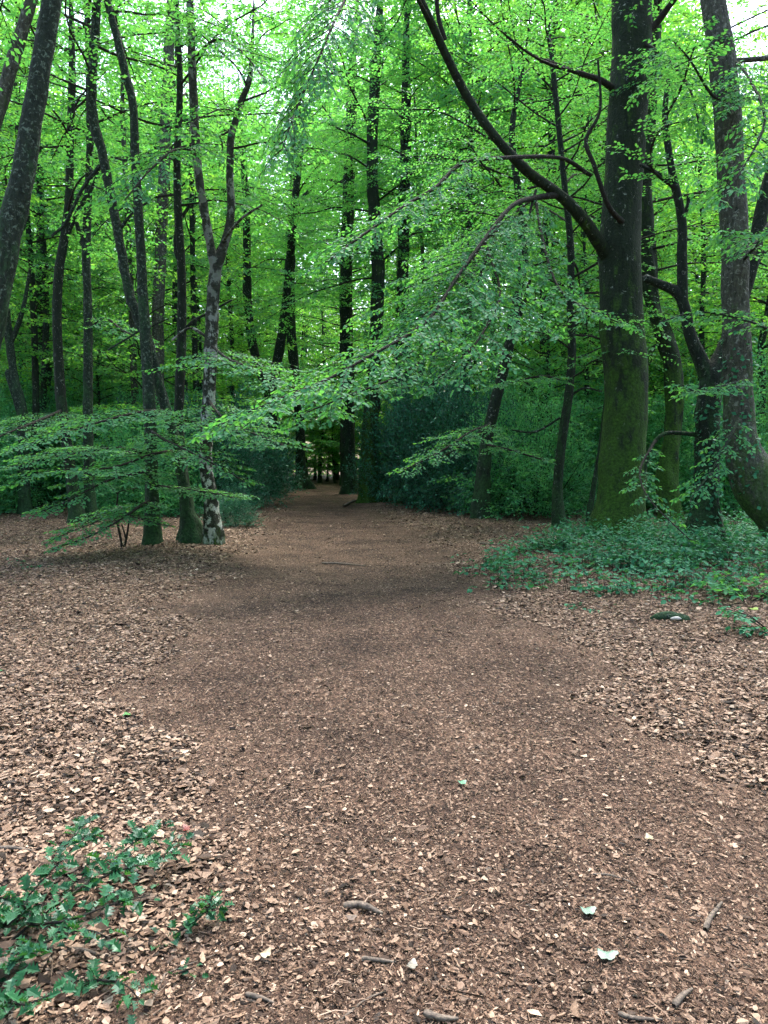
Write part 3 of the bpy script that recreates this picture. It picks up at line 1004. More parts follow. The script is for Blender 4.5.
traced_tree("beech_tree", "tall dark sinuous trunk standing alone a step left of the birch clump",
            (152, 549),
            [(152, 535, 14), (152, 500, 13), (151, 450, 12), (149, 395, 12), (146, 345, 11), (143, 300, 10), (141, 255, 9.5), (138, 205, 8.5), (135, 155, 8.5), (133, 105, 8), (125, 72, 8), (116, 34, 7.5), (107, 0, 7), (100, -40, 6)],
            B_LICHEN, top=13, flare=.5, noise=.06, crown=(9.2, 13, 3.4, 14, dict(step=.3)),
            limbs=[[(141, 340, 3.4), (150, 325, 3), (128, 338, 2), (108, 350, 1.6)], [(136, 150, 3.4), (128, 160, 3), (115, 158, 2)]],
            boughs=[
                ([(150, 470, 3), (130, 475, 3, 13), (104, 482, 2, 12.2), (70, 500, 1.6, 11.8), (40, 512, 1, 11.5)], dict(side_len=1.0, step=.16, t0=.1, **flat)),
                ([(150, 430, 3), (165, 440, 3, 12.6), (190, 452, 2, 11.8), (225, 470, 1.6, 11.4), (245, 482, 1, 11.2)], dict(side_len=.9, step=.16, t0=.1, **flat)),
                ([(151, 455, 3), (120, 448, 3, 13.2), (85, 452, 2, 12.6), (50, 458, 1.6, 12), (15, 466, 1, 11.6)], dict(side_len=1.2, step=.14, t0=.1, **flat)),
                ([(151, 415, 3), (170, 418, 3, 13.2), (200, 424, 2, 12.6), (235, 436, 1.6, 12), (260, 446, 1, 11.6)], dict(side_len=1.1, step=.14, t0=.1, **flat)),
                ([(152, 485, 3), (175, 488, 2, 13.4), (205, 492, 1.5, 12.8), (235, 498, 1, 12.4)], dict(side_len=.8, step=.14, t0=.1, **flat)),
                ([(150, 500, 3), (140, 506, 3, 13), (120, 520, 2, 12.2), (90, 536, 1.6, 11.8), (62, 546, 1, 11.6)], dict(side_len=.8, step=.18, t0=.1, **flat)),
            ])
traced_tree("beech_tree", "dark slightly kinked trunk, left one of the close pair left of the clump",
            (78, 527), [(77, 515, 13), (72, 480, 11), (66, 440, 10), (61, 400, 10), (58, 350, 9.5), (57, 310, 9), (59, 270, 9), (64, 240, 8.5), (69, 200, 8), (70, 150, 7.5), (72, 80, 7)],
            B_DARK, top=15, flare=.6, crown=(7.2, 15, 3.8, 22, dict(step=.34)),
            limbs=[[(66, 238, 5), (76, 215, 4.5), (84, 200, 4), (92, 188, 3.4), (98, 172, 2.4)]],
            boughs=[([(62, 410, 3), (45, 418, 3, 17), (20, 428, 2, 15.5), (-10, 440, 1.4, 14.5)], dict(side_len=1.5, step=.16, t0=.1, **flat)),
                    ([(66, 445, 3), (85, 450, 3, 17), (110, 448, 2, 15.5), (140, 455, 1.4, 14.5)], dict(side_len=1.2, step=.16, t0=.1, **flat))])
traced_tree("beech_tree", "dark vertical trunk, the right one of two close together left of the clump",
            (91, 526), [(90, 512, 11), (89, 470, 9.5), (88, 420, 9.5), (88, 370, 9), (88, 320, 8.5), (87, 280, 8), (86, 250, 8.5), (88, 200, 7.5), (90, 130, 7), (88, 40, 6)],
            B_LICHEN, top=15, flare=.6, crown=(8.0, 15, 3.6, 20, dict(step=.34)),
            limbs=[[(86, 250, 6), (80, 236, 5), (77, 224, 4), (74, 220, 3)]],
            boughs=[([(88, 330, 2.4), (105, 318, 2.4, 18.5), (122, 330, 2, 17.5), (140, 338, 1.2, 17)], dict(side_len=.8, step=.2, t0=.2, **near))])
traced_tree("pine_tree", "pale straight trunk rising behind the curved stems, top left of the path",
            (157, 510), [(157, 495, 13), (158, 440, 12), (158, 380, 12), (158, 310, 12), (160, 270, 11.5), (162, 220, 11), (165, 150, 11), (168, 60, 10), (172, 0, 10), (175, -40, 9)],
            B_PALE, top=24, flare=.3, crown=(15.5, 24, 4, 20, dict(step=.3, size=.12)))
traced_tree("beech_tree", "thick lichen-spotted trunk bending up from the left edge of the picture",
            (-86, 604), [(-70, 570, 34), (-45, 480, 31), (-22, 380, 29), (-6, 305, 27), (6, 245, 25), (16, 205, 24), (24, 170, 22), (30, 130, 21), (38, 85, 20), (46, 35, 19), (52, 0, 18.5), (56, -40, 17)],
            B_LICHEN, top=11, flare=.4, noise=.05, crown=(7.6, 11, 3.4, 14, dict(step=.3)))
traced_tree("beech_tree", "slimmer pale leaning trunk in the top left corner beyond the thick bent one",
            (-150, 560), [(-130, 500, 16), (-80, 330, 15), (-36, 205, 14), (-6, 125, 13.5), (10, 70, 13), (24, 25, 12), (34, -8, 11), (44, -50, 10)],
            B_PALE, top=13, flare=.4, crown=(10.5, 13, 3, 12, dict(step=.3)))
traced_tree("oak_tree", "pale forked tree low at the left edge, mossy green below its fork",
            (26, 517), [(24, 490, 11), (23, 440, 10), (22, 410, 10), (14, 375, 8), (8, 330, 8), (2, 280, 7), (-6, 220, 6)],
            B_LICHEN, top=12, flare=.4, crown=(6.5, 12, 3.4, 18, dict(step=.36)),
            limbs=[[(22, 415, 9), (14, 390, 8), (8, 372, 7)], [(10, 345, 5), (18, 325, 5), (24, 305, 4), (30, 270, 3)]])
traced_tree("beech_tree", "thin dark stem left of the two close trunks, seen through the haze of leaves",
            (44, 508), [(44, 490, 7), (42, 440, 6.5), (44, 380, 6), (46, 330, 6), (45, 270, 6), (41, 220, 5.5), (38, 170, 5), (36, 100, 4)],
            B_LICHEN, top=16, flare=.3, crown=(7, 16, 3.5, 20, dict(step=.4, size=.1)),
            limbs=[[(42, 235, 3.4), (34, 212, 3), (28, 198, 2.4)]])
traced_tree("beech_tree", "thin straight stem seen between the dark slender trunk and the white birch",
            (197, 505), [(197, 480, 6.5), (197, 420, 6), (195, 350, 6), (193, 280, 5.5), (192, 220, 5), (190, 140, 4.5)],
            B_DARK, top=18, flare=.3, crown=(8, 18, 3.8, 20, dict(step=.45, size=.11)))
traced_tree("beech_tree", "small multi-stemmed beech sapling with flat leaf layers in front of the lone dark trunk",
            (122, 550), [(122, 545, 2.6), (119, 530, 2.4), (116, 515, 2), (118, 495, 1.6)], B_TWIG, top=1.1, flare=.1, noise=.02,
            limbs=[[(124, 549, 2.4), (127, 535, 2), (129, 520, 1.6)], [(123, 548, 2), (126, 540, 2), (122, 525, 1.4)]],
            boughs=[([(118, 505, 1.4, 13.6), (100, 520, 1.2, 12.8), (75, 530, 1, 12.2), (52, 540, .8, 12)], dict(side_len=.6, step=.11, t0=.05, **flat)),
                    ([(118, 505, 1.4, 13.6), (130, 515, 1.2, 13), (150, 522, 1, 12.6), (168, 526, .8, 12.4)], dict(side_len=.4, step=.11, t0=.05, **flat))], sides=8, cat='sapling')

# ------------------------------------------------------------------ background trees (kinds built once, then copied)


def proto_tree(seed, H, r, cb, R, nl, bark, leaf, lean=.3, step=.36, size=.13, spacing=.095, shape="tall", tert=3, tone=(0, 1), wob=.25):
    g = np.random.default_rng(seed)
    n = 12
    z = np.linspace(-.3, H, n)
    x = np.cumsum(g.normal(0, wob * .5, n)) * .6
    y = np.cumsum(g.normal(0, wob * .5, n)) * .6
    x -= x[0]
    y -= y[0]
    P = np.stack([x, y, z], 1)
    R_ = r * (1 - np.clip(z, 0, H) / H) ** .75 + .012
    PR = catmull(np.column_stack([P, R_]), 5)
    t = build("trunk", tube(PR[:, :3], PR[:, 3], 12, noise=.06, flare=.5, seed=seed), [bark])
    ch = crown_chunks(PR[:, :3], PR[:, 3], cb, H, R, nl, g, size=size, spacing=spacing, step=step, tert=tert, shape=shape, tone=tone, tilt=.75)
    c = build("crown", ch, [B_TWIG, leaf])
    return t, c


PROTOS = {
    'tall': [proto_tree(201, 23, .26, 6.0, 5.4, 64, B_LICHEN, M_BEECH), proto_tree(202, 20, .21, 4.5, 5.0, 64, B_DARK, M_BEECH)],
    'high': [proto_tree(211, 25, .20, 11.5, 5.6, 54, B_DARK, M_YOUNG, size=.14), proto_tree(212, 24, .17, 10.5, 5.2, 54, B_LICHEN, M_BEECH, size=.14)],
    'young': [proto_tree(203, 13, .12, 1.8, 4.2, 56, B_DARK, M_YOUNG, size=.12), proto_tree(204, 10, .09, 1.4, 3.8, 50, B_LICHEN, M_YOUNG, size=.115)],
    'pole': [proto_tree(205, 18, .11, 6.0, 3.0, 50, B_PALE, M_BEECH), proto_tree(206, 17, .10, 4, 2.8, 50, B_DARK, M_YOUNG)],
    'under': [proto_tree(207, 6.5, .06, .6, 3.2, 46, B_DARK, M_BEECH, step=.24, size=.10, spacing=.075, shape="wide")],
}
KIND = {
    'tall': ('beech_tree', 'tall beech with a high full crown'),
    'high': ('beech_tree', 'long-stemmed beech with a crown high overhead'),
    'young': ('young_beech', 'young beech with yellow-green leaves'),
    'pole': ('slender_tree', 'slender pole-like tree with a narrow crown'),
    'under': ('beech_sapling', 'low spreading beech with flat leaf layers'),
}


def put(kind, x, y, scale, rz, where, first):
    name, desc = KIND[kind]
    lab = desc + ' ' + where
    root = empty(name, (x, y, float(terrain(x, y))), lab, 'tree', KIND[kind][1].split(' with')[0].split(' beech')[0] + ' trees ' + where)
    root.rotation_euler = (0, 0, rz)
    root.scale = (scale, scale, scale)
    pr = PROTOS[kind][first % len(PROTOS[kind])]
    for src in pr:
        c = src.copy()
        COL.objects.link(c)
        c.parent = root
    return root


g = np.random.default_rng(77)
spots = []


def try_spot(x, y, mind):
    for (a_, b_) in spots:
        if (a_ - x) ** 2 + (b_ - y) ** 2 < mind ** 2:
            return False
    return True


def zone(kind, n, y0, y1, xfun, where, mind=3.0, sc_=(.8, 1.2)):
    k = 0
    tries = 0
    while k < n and tries < 3000:
        tries += 1
        y = math.sqrt(g.uniform(y0 ** 2, y1 ** 2))
        xl, xr = xfun(y)
        x = g.uniform(xl, xr)
        l, r = np.interp(y, _py, _pl), np.interp(y, _py, _pr)
        mg = {'under': 5.0, 'young': 3.9, 'tall': 2.0, 'pole': 2.4, 'high': 2.5}[kind]
        if y < 56 and l - mg < x < r + mg or not try_spot(x, y, mind):
            continue
        spots.append((x, y))
        put(kind, x, y, g.uniform(*sc_), g.uniform(0, 6.28), where, k)
        k += 1


L_ = lambda y: (-.62 * y, np.interp(y, _py, _pl) - 1.2)
R__ = lambda y: (np.interp(y, _py, _pr) + 1.2, .62 * y)
RR = lambda y: (.10 * y, .62 * y)
zone('high', 4, 26, 38, lambda y: (np.interp(y, _py, _pr) + 1.2, .26 * y), 'right of the path', 3.2)
zone('high', 2, 26, 38, L_, 'left of the path', 3.2)
zone('tall', 3, 26, 42, L_, 'deep in the wood left of the path', 3.6)
zone('tall', 2, 34, 44, R__, 'deep in the wood right of the path', 3.6)
zone('young', 12, 23, 44, L_, 'in the thicket left of the path', 2.6)
zone('young', 13, 23, 44, RR, 'in the thicket behind the thick trunk', 2.4)
zone('young', 4, 30, 44, R__, 'near the far end of the path', 2.6)
zone('young', 5, 32, 46, RR, 'rising high above the right-hand thicket', 2.6, (1.5, 1.9))
zone('pole', 8, 20, 44, L_, 'among the trees left of the path', 2)
zone('pole', 5, 22, 44, R__, 'among the trees right of the path', 2)
zone('under', 9, 24, 42, L_, 'under the trees left of the path', 1.8)
zone('under', 9, 24, 42, RR, 'under the trees right of the path', 1.8)
zone('under', 20, 46, 62, lambda y: (-.62 * y, .62 * y), 'in the clearing at the back', 2.6, (1.0, 1.5))
zone('young', 14, 50, 62, lambda y: (-.62 * y, .62 * y), 'in the clearing at the back', 3.2, (1.0, 1.5))
for i, (x, y) in enumerate([(-4.4, 53), (-2.2, 51), (-5.8, 57), (-1.0, 55), (-3.6, 59.5), (-8, 60)]):
    spots.append((x, y))
    put('young', x, y, 1.0 + .05 * i, i * 1.7, 'closing the view where the path bends away', i)
for i, (x, y) in enumerate([(-3.2, 51.5), (-1.2, 49.5), (-4.2, 56)]):
    put('under', x, y, 1.0, i * 1.7, 'closing the view where the path bends away', i)
zone('pole', 9, 20, 50, L_, 'among the trees left of the path', 2)
zone('pole', 7, 22, 50, R__, 'among the trees right of the path', 2)
zone('under', 18, 24, 44, L_, 'under the trees left of the path', 1.8)
zone('under', 22, 24, 44, RR, 'under the trees right of the path', 1.8)
zone('under', 26, 40, 62, lambda y: (-.62 * y, .62 * y), 'at the back of the wood', 2.6, (1.0, 1.5))
zone('tall', 20, 46, 62, lambda y: (-.62 * y, .62 * y), 'at the back of the wood', 3.2, (1.0, 1.3))
# side and rear trees that close the wood round the viewpoint
for i, (x, y) in enumerate([(-21, 12), (-22, 2), (-20, -10), (-9, -19), (3, -21), (15, -17), (21, -6), (22, 6), (21, 14)]):
    put('tall', x, y, 1.0, i * 1.1, 'beside and behind the viewpoint', i)
for ps in PROTOS.values():
    for p_ in ps:
        for o in p_:
            bpy.data.objects.remove(o)

# far wood: one mass nobody could count
g = np.random.default_rng(8)
ch = []
n = 520000
th = np.where(np.arange(n) < 400000, g.uniform(-.8, .8, n), g.uniform(.8, 2 * math.pi - .8, n))
r = g.uniform(66, 84, n)
top = np.where(th < -.12, 34, 38) + 5 * np.sin(th * 9) + 3 * np.sin(th * 23 + 1) + 2 * np.sin(th * 57)
z = top * g.uniform(0, 1, n) ** .8
# leaves gather in sprays
cx = np.round(th * r / 1.6) + np.round(z / .7) * 7.3
pos = np.stack([r * np.sin(th), r * np.cos(th), z], 1)
pos[:, 2] = np.round(pos[:, 2] / .8 + .3 * np.sin(th * 60 + r)) * .8 + g.normal(0, .3, n)
d = g.normal(0, 1, (n, 3))
d[:, 2] *= .3
ch = leaf_mesh(pos, d, UP + g.normal(0, .5, (n, 3)), g.uniform(.3, .62, n), 0, g.uniform(0, 1, (n, 3)), "diamond", aspect=.6)
ft = []
for k in range(140):
    a_ = g.uniform(0, 6.28)
    rr = g.uniform(64, 82)
    p0 = np.array([rr * math.sin(a_), rr * math.cos(a_), -.3])
    Pt = np.stack([p0 + np.array([g.normal(0, .3) * j, g.normal(0, .3) * j, 4.2 * j]) for j in range(6)])
    ft += [(v, f, 1, t) for v, f, _, t in tube(Pt, np.linspace(.3, .08, 6), 7)]
o = build("far_woodland", ch + ft, [M_YOUNG, B_LICHEN])
o['kind'] = 'stuff'
o['label'] = 'distant leafy woodland closing the view behind all the trees'
o['category'] = 'woodland'

# ------------------------------------------------------------------ evergreen bushes


def bush_chunks(seed, rx, ry, h, n_st, leaf=.088, per=.62, mat=1, spacing=.055):
    g = np.random.default_rng(seed)
    ch = []
    S, E = [], []
    # stems
    tips = []
    for i in range(n_st):
        a_ = g.uniform(0, 6.28)
        rad = g.uniform(.0, 1) ** .6
        tip = np.array([rx * rad * math.cos(a_), ry * rad * math.sin(a_), h * g.uniform(.65, 1.0) * math.sqrt(max(1 - .75 * rad ** 2, .05))])
        b = tip * [.25, .25, 0] + np.array([g.normal(0, .08), g.normal(0, .08), -.1])
        mid = b * .4 + tip * .6 + [g.normal(0, .1), g.normal(0, .1), -.05]
        c = catmull(np.stack([b, mid, tip]), 4)
        ch += tube(c, np.linspace(.022, .005, len(c)), 5, cap=False)
        tips.append(c)
    n = int(900 * per * rx * ry * h)
    # twig positions spread through the volume, thicker toward the outside
    u = nrm(g.normal(0, 1, (n, 3)))
    u[:, 2] = np.abs(u[:, 2]) * 1.0
    lump = 1 + .24 * np.sin(u[:, 0] * 5 + seed) * np.sin(u[:, 1] * 6 + 1) + .16 * np.sin(u[:, 2] * 11 + u[:, 0] * 7) + .12 * np.sin(u[:, 1] * 17 + u[:, 2] * 13)
    rr = g.uniform(.1, 1, n) ** .45 * lump
    C = u * rr[:, None] * np.array([rx, ry, h])
    C[:, 2] = C[:, 2] * .96 + .05
    d = nrm(u * [1, 1, .7] + g.normal(0, .45, (n, 3)) + [0, 0, .25])
    L = g.uniform(.12, .50, n)
    A, B = C, C + d * L[:, None]
    ch += prisms(A, B, .004, .002, 0)
    ch += leaves_on(A, B, spacing, leaf, g, mat, "diamond", tilt=.55, aspect=.5, droop=.15)
    return ch


BUSH = []
for sd_, rx, ry, h in ((31, 1.7, 1.5, 2.7), (32, 1.5, 1.6, 2.1), (33, 1.3, 1.2, 1.5)):
    BUSH.append((bush_chunks(sd_, rx, ry, h, 16), (rx, ry, h)))
BM = []
for sd_, rx, ry, h in ((41, 2.2, 2.0, 4.2), (42, 2.0, 2.1, 3.4)):
    BUSH.append((bush_chunks(sd_, rx, ry, h, 18, leaf=.105, per=.34, spacing=.07), (rx, ry, h)))
for bi_, (ch, dims) in enumerate(BUSH):
    stems = build("stem", [c for c in ch if c[2] == 0], [B_TWIG])
    fol = build("foliage", [(v, f, 0, t) for v, f, mi, t in ch if mi == 1], [M_HOLLY if bi_ < 3 else M_HAZEL])
    BM.append((stems, fol))


def put_bush(px, py, k, s, rz, label, zs=1.0, group='dark evergreen bushes bordering the path'):
    b = gp(px, py)
    root = empty('evergreen_bush', (b[0], b[1], float(terrain(b[0], b[1]))), label, 'bush', group)
    root.rotation_euler = (0, 0, rz)
    root.scale = (s, s, s * zs)
    for src in BM[k]:
        c = src.copy()
        COL.objects.link(c)
        c.parent = root


bl = [
    (408, 503, 0, 1.0, .3, 'tall dark evergreen bush crowding the ivied mossy tree', 1.49),
    (438, 508, 0, 1.05, 1.3, 'tallest dark bush in the middle of the thicket right of the path', 1.69),
    (465, 512, 0, .9, 2.3, 'dark bush between the tallest one and the crooked leaning tree', 1.49),
    (505, 515, 1, .95, 3.3, 'dark rounded bush right of the crooked leaning tree', 1.35),
    (535, 508, 1, .9, 4.3, 'dark bush filling the gap behind the thin dark straight tree', 1.35),
    (238, 506, 0, .95, .9, 'dark bush overhanging the left edge of the path near its bend', 1.35),
    (222, 512, 0, .85, 1.9, 'broad dark bush right behind the white birch', 1.35),
    (258, 496, 1, 1.1, 2.9, 'farther dark bush left of the flared dark tree', 1.49),
    (185, 512, 1, .95, 3.9, 'dark bush behind the foot of the birch clump', 1.35),
    (120, 508, 0, .9, 4.9, 'dark bush between the close pair of trunks and the clump', 1.28),
    (60, 502, 0, 1.0, 5.9, 'dark bush behind the close pair of trunks', 1.28),
    (12, 500, 0, 1.05, .5, 'dark bush at the left edge beyond the leaf-strewn ground', 1.22),
    (-40, 503, 0, 1.0, 1.5, 'dark bush just outside the left edge', 1.22),
    (232, 527, 2, .45, 2.5, 'knee-high dark shrub right of the foot of the birch', 1.08),
    (640, 500, 1, .9, .2, 'dull bush seen low behind the thick green trunk', 1.08),
    (720, 500, 1, .9, 1.2, 'dull bush seen low behind the forked tree', 1.08),
    (775, 505, 1, .9, 2.2, 'dull bush seen low at the right edge', 1.08),
    (590, 498, 1, .8, 3.2, 'low bush behind the slim leaning stems', 1.08),
]

for q_ in [(655, 500, 2, 1.0, .4, 'dark shrub low between the thick green trunk and the wavy one', .9), (740, 497, 0, .8, 1.4, 'farther dull bush between the forked tree and the right edge', .9),
           (615, 495, 0, .8, 2.4, 'bush farther back left of the thick green trunk', .9), (30, 494, 0, 1.0, 3.4, 'farther bush behind the pale forked tree', .9), (95, 497, 0, .9, 4.4, 'farther bush between the close pair and the lone trunk', 1.0)]:
    bl.append(q_)
for b_ in bl:
    put_bush(b_[0], b_[1], b_[2], b_[3], b_[4], b_[5], b_[6])
g = np.random.default_rng(91)
hz = []
for side, n_, xf in (('left of the path', 17, lambda y: (-.60 * y, np.interp(y, _py, _pl) - 3.4)), ('right of the path', 17, lambda y: (max(.13 * y, np.interp(y, _py, _pr) + 3.2), .60 * y))):
    k = t_ = 0
    while k < n_ and t_ < 4000:
        t_ += 1
        y = g.uniform(21, 36)
        x = g.uniform(*xf(y))
        if any((a_ - x) ** 2 + (b_ - y) ** 2 < 2.4 ** 2 for a_, b_ in hz):
            continue
        hz.append((x, y))
        root = empty('hazel_bush', (x, y, float(terrain(x, y))), 'mid-green leafy bush filling the understorey ' + side, 'bush', 'leafy understorey bushes ' + side)
        root.rotation_euler = (0, 0, g.uniform(0, 6.28))
        s_ = g.uniform(.75, 1.1)
        root.scale = (s_, s_, s_ * g.uniform(.8, 1.15))
        for src in BM[3 + k % 2]:
            c = src.copy()
            COL.objects.link(c)
            c.parent = root
        k += 1
for p_ in BM:
    for o in p_:
        bpy.data.objects.remove(o)

# ------------------------------------------------------------------ ground cover on the right
g = np.random.default_rng(21)
n = 26000
x = g.uniform(.6, 9.5, n)
y = g.uniform(6.8, 17.5, n)
edge = np.interp(x, [.9, 1.3, 2.2, 3.2, 4.5, 6, 9], [9.6, 9.1, 8.1, 7.4, 7.1, 6.9, 6.8])
dens = np.clip((y - edge) / 1.0, 0, 1) * np.clip((x - np.interp(y, [7, 8, 10, 12, 15, 18], [2.2, 1.5, .9, 1.5, 3.2, 4.6])) / .5, 0, 1)
pt = .5 + .5 * np.sin(x * 2.7 + np.sin(y * 2.2) * 1.4) * np.sin(y * 3.1 + np.sin(x * 1.7))
keep = g.uniform(0, 1, n) < dens * (.03 + .97 * pt ** 2.0) * np.clip(.45 + (y - 9) / 8, .25, .85)
x, y = x[keep], y[keep]
k = 7
X = np.repeat(x, k)
Yv = np.repeat(y, k)
n = len(X)
hh = np.repeat(.04 + .42 * g.uniform(0, 1, len(x)) ** 2.2, k) * g.uniform(.5, 1.1, n)
az = g.uniform(0, 6.28, n)
X = X + np.cos(az) * g.uniform(.01, .08, n)
Yv = Yv + np.sin(az) * g.uniform(.01, .08, n)
pos = np.stack([X, Yv, terrain(X, Yv) + hh], 1)
d = np.stack([np.cos(az), np.sin(az), g.uniform(-.5, .3, n)], 1)
ch = leaf_mesh(pos, d, UP + g.normal(0, .35, (n, 3)), g.uniform(.035, .085, n), 0, g.uniform(0, 1, (n, 3)), "oval", aspect=.7)
S = np.stack([x, y, terrain(x, y)], 1)
E = S + np.stack([g.normal(0, .03, len(x)), g.normal(0, .03, len(x)), np.repeat(.18, len(x))], 1)
ch += prisms(S, E, .003, .0015, 1)
o = build("ground_ivy", ch, [M_IVY, B_TWIG])
o['kind'] = 'stuff'
o['label'] = 'low dark green bramble and ivy covering the ground under the right-hand trees'
o['category'] = 'ground cover'


def low_plant(name, label, px, py, h, spread, nst, leafs, seed, cat='shrub', mat=M_IVY, kind='oval'):
    g = np.random.default_rng(seed)
    b = gp(px, py)
    zb = float(terrain(b[0], b[1]))
    root = empty(name, (b[0], b[1], zb), label, cat)
    st, lv = [], []
    for i in range(nst):
        a_ = g.uniform(0, 6.28)
        c = limb_curve(np.array([0, 0, -.03]), a_, spread * g.uniform(.5, 1.1), h / spread * g.uniform(.7, 1.4), g, droop=h / spread * .5)
        st += tube(catmull(c, 2), np.linspace(.006, .002, 13), 5, cap=False)
        bb = bough(c, spread * .35, .07, g, spacing=.045, size=leafs, kind=kind, tert=1, lm=1, wm=0, twig=.002, t0=.2)
        st += [q_ for q_ in bb if q_[2] == 0]
        lv += [(v, f, 0, t) for v, f, mi, t in bb if mi == 1]
    build("stem", st, [B_TWIG], root)
    build("foliage", lv, [mat], root)
    return root


low_plant('bramble', 'waist-high bramble with layered leaves below the forked tree', 690, 572, .7, .9, 7, .075, 1)
low_plant('bramble', 'pale green leafy bramble arching in at the lower right edge', 748, 600, .55, .8, 8, .075, 2, mat=M_BEECH)
low_plant('bramble', 'low bramble directly in front of the thick green trunk', 612, 566, .35, .6, 7, .06, 3)
low_plant('bramble', 'small dark plant at the left tip of the ground cover', 492, 592, .22, .35, 7, .05, 4)
low_plant('bramble', 'low plant with upright shoots between the path and the thick green trunk', 560, 548, .35, .5, 8, .05, 5)
low_plant('bramble', 'tuft of leaves at the front edge of the ground cover', 592, 612, .2, .35, 6, .05, 6)
low_plant('bramble', 'leafy shoots against the foot of the swept pale trunk', 735, 565, .8, .8, 8, .07, 7)
low_plant('bramble', 'dark leafy plant cut by the right edge above the leaf litter', 775, 640, .35, .5, 7, .06, 8)
low_plant('seedling', 'tiny green seedling alone in the dry leaves at the left edge', 8, 688, .07, .09, 4, .03, 9, cat='seedling')
low_plant('bramble', 'sprawling low green plant in the leaves far left', 32, 570, .14, .45, 6, .045, 10)

# small mossy stub with a white bracket
b = gp(672, 624)
root = empty('mossy_log', (b[0], b[1], float(terrain(b[0], b[1]))), 'short mossy log end showing a white patch, at the front of the ground cover', 'log')
c = np.array([[-.16, .12, -.01], [-.09, .06, .03], [0, 0, .04], [.08, -.03, .03], [.13, -.05, .02]])
cc = catmull(c, 4)
build("log_body", tube(cc, np.interp(np.linspace(0, 1, len(cc)), [0, .5, 1], [.03, .055, .04]), 14, noise=.15, seed=3), [B_LICHEN], root)
mw, nt, nd, lk = newmat("white_fungus")
out = nd.new('ShaderNodeOutputMaterial')
bs = nd.new('ShaderNodeBsdfPrincipled')
bs.inputs['Base Color'].default_value = (.38, .36, .32, 1)
bs.inputs['Roughness'].default_value = .7
lk.new(bs.outputs[0], out.inputs[0])
cf = np.array([[-.05, -.09, .04], [0, -.115, .05], [.05, -.10, .04]])
build("fungus", tube(catmull(cf, 4), np.array([.006, .013, .016, .018, .018, .018, .015, .010, .005]), 10, noise=.1, seed=4), [mw], root)

# ------------------------------------------------------------------ holly sprig bottom left


def holly_leaf_chunks(pos, d, nm, size, tint):
    """spiny-edged leaf outline, folded along the midrib"""
    d = nrm(d)
    nm = nrm(nm - (nm * d).sum(1, keepdims=True) * d)
    s = np.cross(d, nm)
    us = [0.0, .12, .26, .36, .52, .62, .82, 1.0]
    ws = [.04, .36, .13, .44, .17, .38, .11, 0.0]
    zs = [0, .10, .0, .14, .0, .14, .02, -.05]
    n = len(pos)
    L = size[:, None]
    chs = []
    mids = [pos + d * L * u + nm * L * (-.10 * u * u) for u in us]
    for sg in (1, -1):
        rim = [mids[i] + s * sg * L * ws[i] + nm * L * (zs[i] + .25 * ws[i]) for i in range(8)]
        vs = np.stack([v for i in range(8) for v in (mids[i], rim[i])], 1).reshape(-1, 3)
        b = np.arange(n)[:, None] * 16
        fs = np.concatenate([b + np.array([[2 * i, 2 * i + 2, 2 * i + 3, 2 * i + 1][::sg]]) for i in range(7)])
        chs.append((vs, fs, 0, np.repeat(tint, 16, 0)))
    return chs


M_HSPRIG = leaf_material("holly_leaf", (.008, .042, .022), (.026, .105, .042), (.04, .2, .03), (.10, .34, .03), .18, .016, .42)


def holly(name, label, px, py, stems, seed, lsz=(.034, .058)):
    g = np.random.default_rng(seed)
    b = gp(px, py)
    zb = float(terrain(b[0], b[1]))
    org = np.array([b[0], b[1], zb])
    root = empty(name, org, label, 'holly')
    st, lv = [], []
    for pts in stems:
        P = np.array([at(p[0], p[1], gp(p[0], p[1])[1]) for p in pts])
        # lift above the ground at the given height along the view ray's foot
        W = []
        for (qx, qy, hh) in pts:
            d_ = ray(qx, qy)
            s_ = (hh - CAM_H) / d_[2]
            W.append(CAM + d_ * s_)
        W = catmull(np.array(W), 5) - org
        st += tube(W, np.linspace(.005, .0018, len(W)), 6)
        s = np.concatenate([[0], np.cumsum(np.linalg.norm(np.diff(W, axis=0), axis=1))])
        n = max(6, int(s[-1] / .0072))
        u = g.uniform(.12, 1, n) * s[-1]
        pos = np.stack([np.interp(u, s, W[:, i]) for i in range(3)], 1)
        T = nrm(np.stack([np.interp(u, s, nrm(np.gradient(W, axis=0))[:, i]) for i in range(3)], 1))
        az = g.uniform(0, 6.28, n)
        o_ = np.stack([np.cos(az), np.sin(az), g.uniform(-.3, .6, n)], 1)
        side = g.uniform(.0, .05, n)[:, None]
        pp = pos + o_ * side
        st += prisms(pos, pp, .0012, .0008, 0)
        lv += holly_leaf_chunks(pp, T * .5 + o_ + g.normal(0, .2, (n, 3)), UP * 1.2 + g.normal(0, .5, (n, 3)), g.uniform(*lsz, n) * g.uniform(.6, 1, n), g.uniform(0, 1, (n, 3)))
    build("stem", st, [B_TWIG], root)
    build("foliage", lv, [M_HSPRIG], root)
    return root


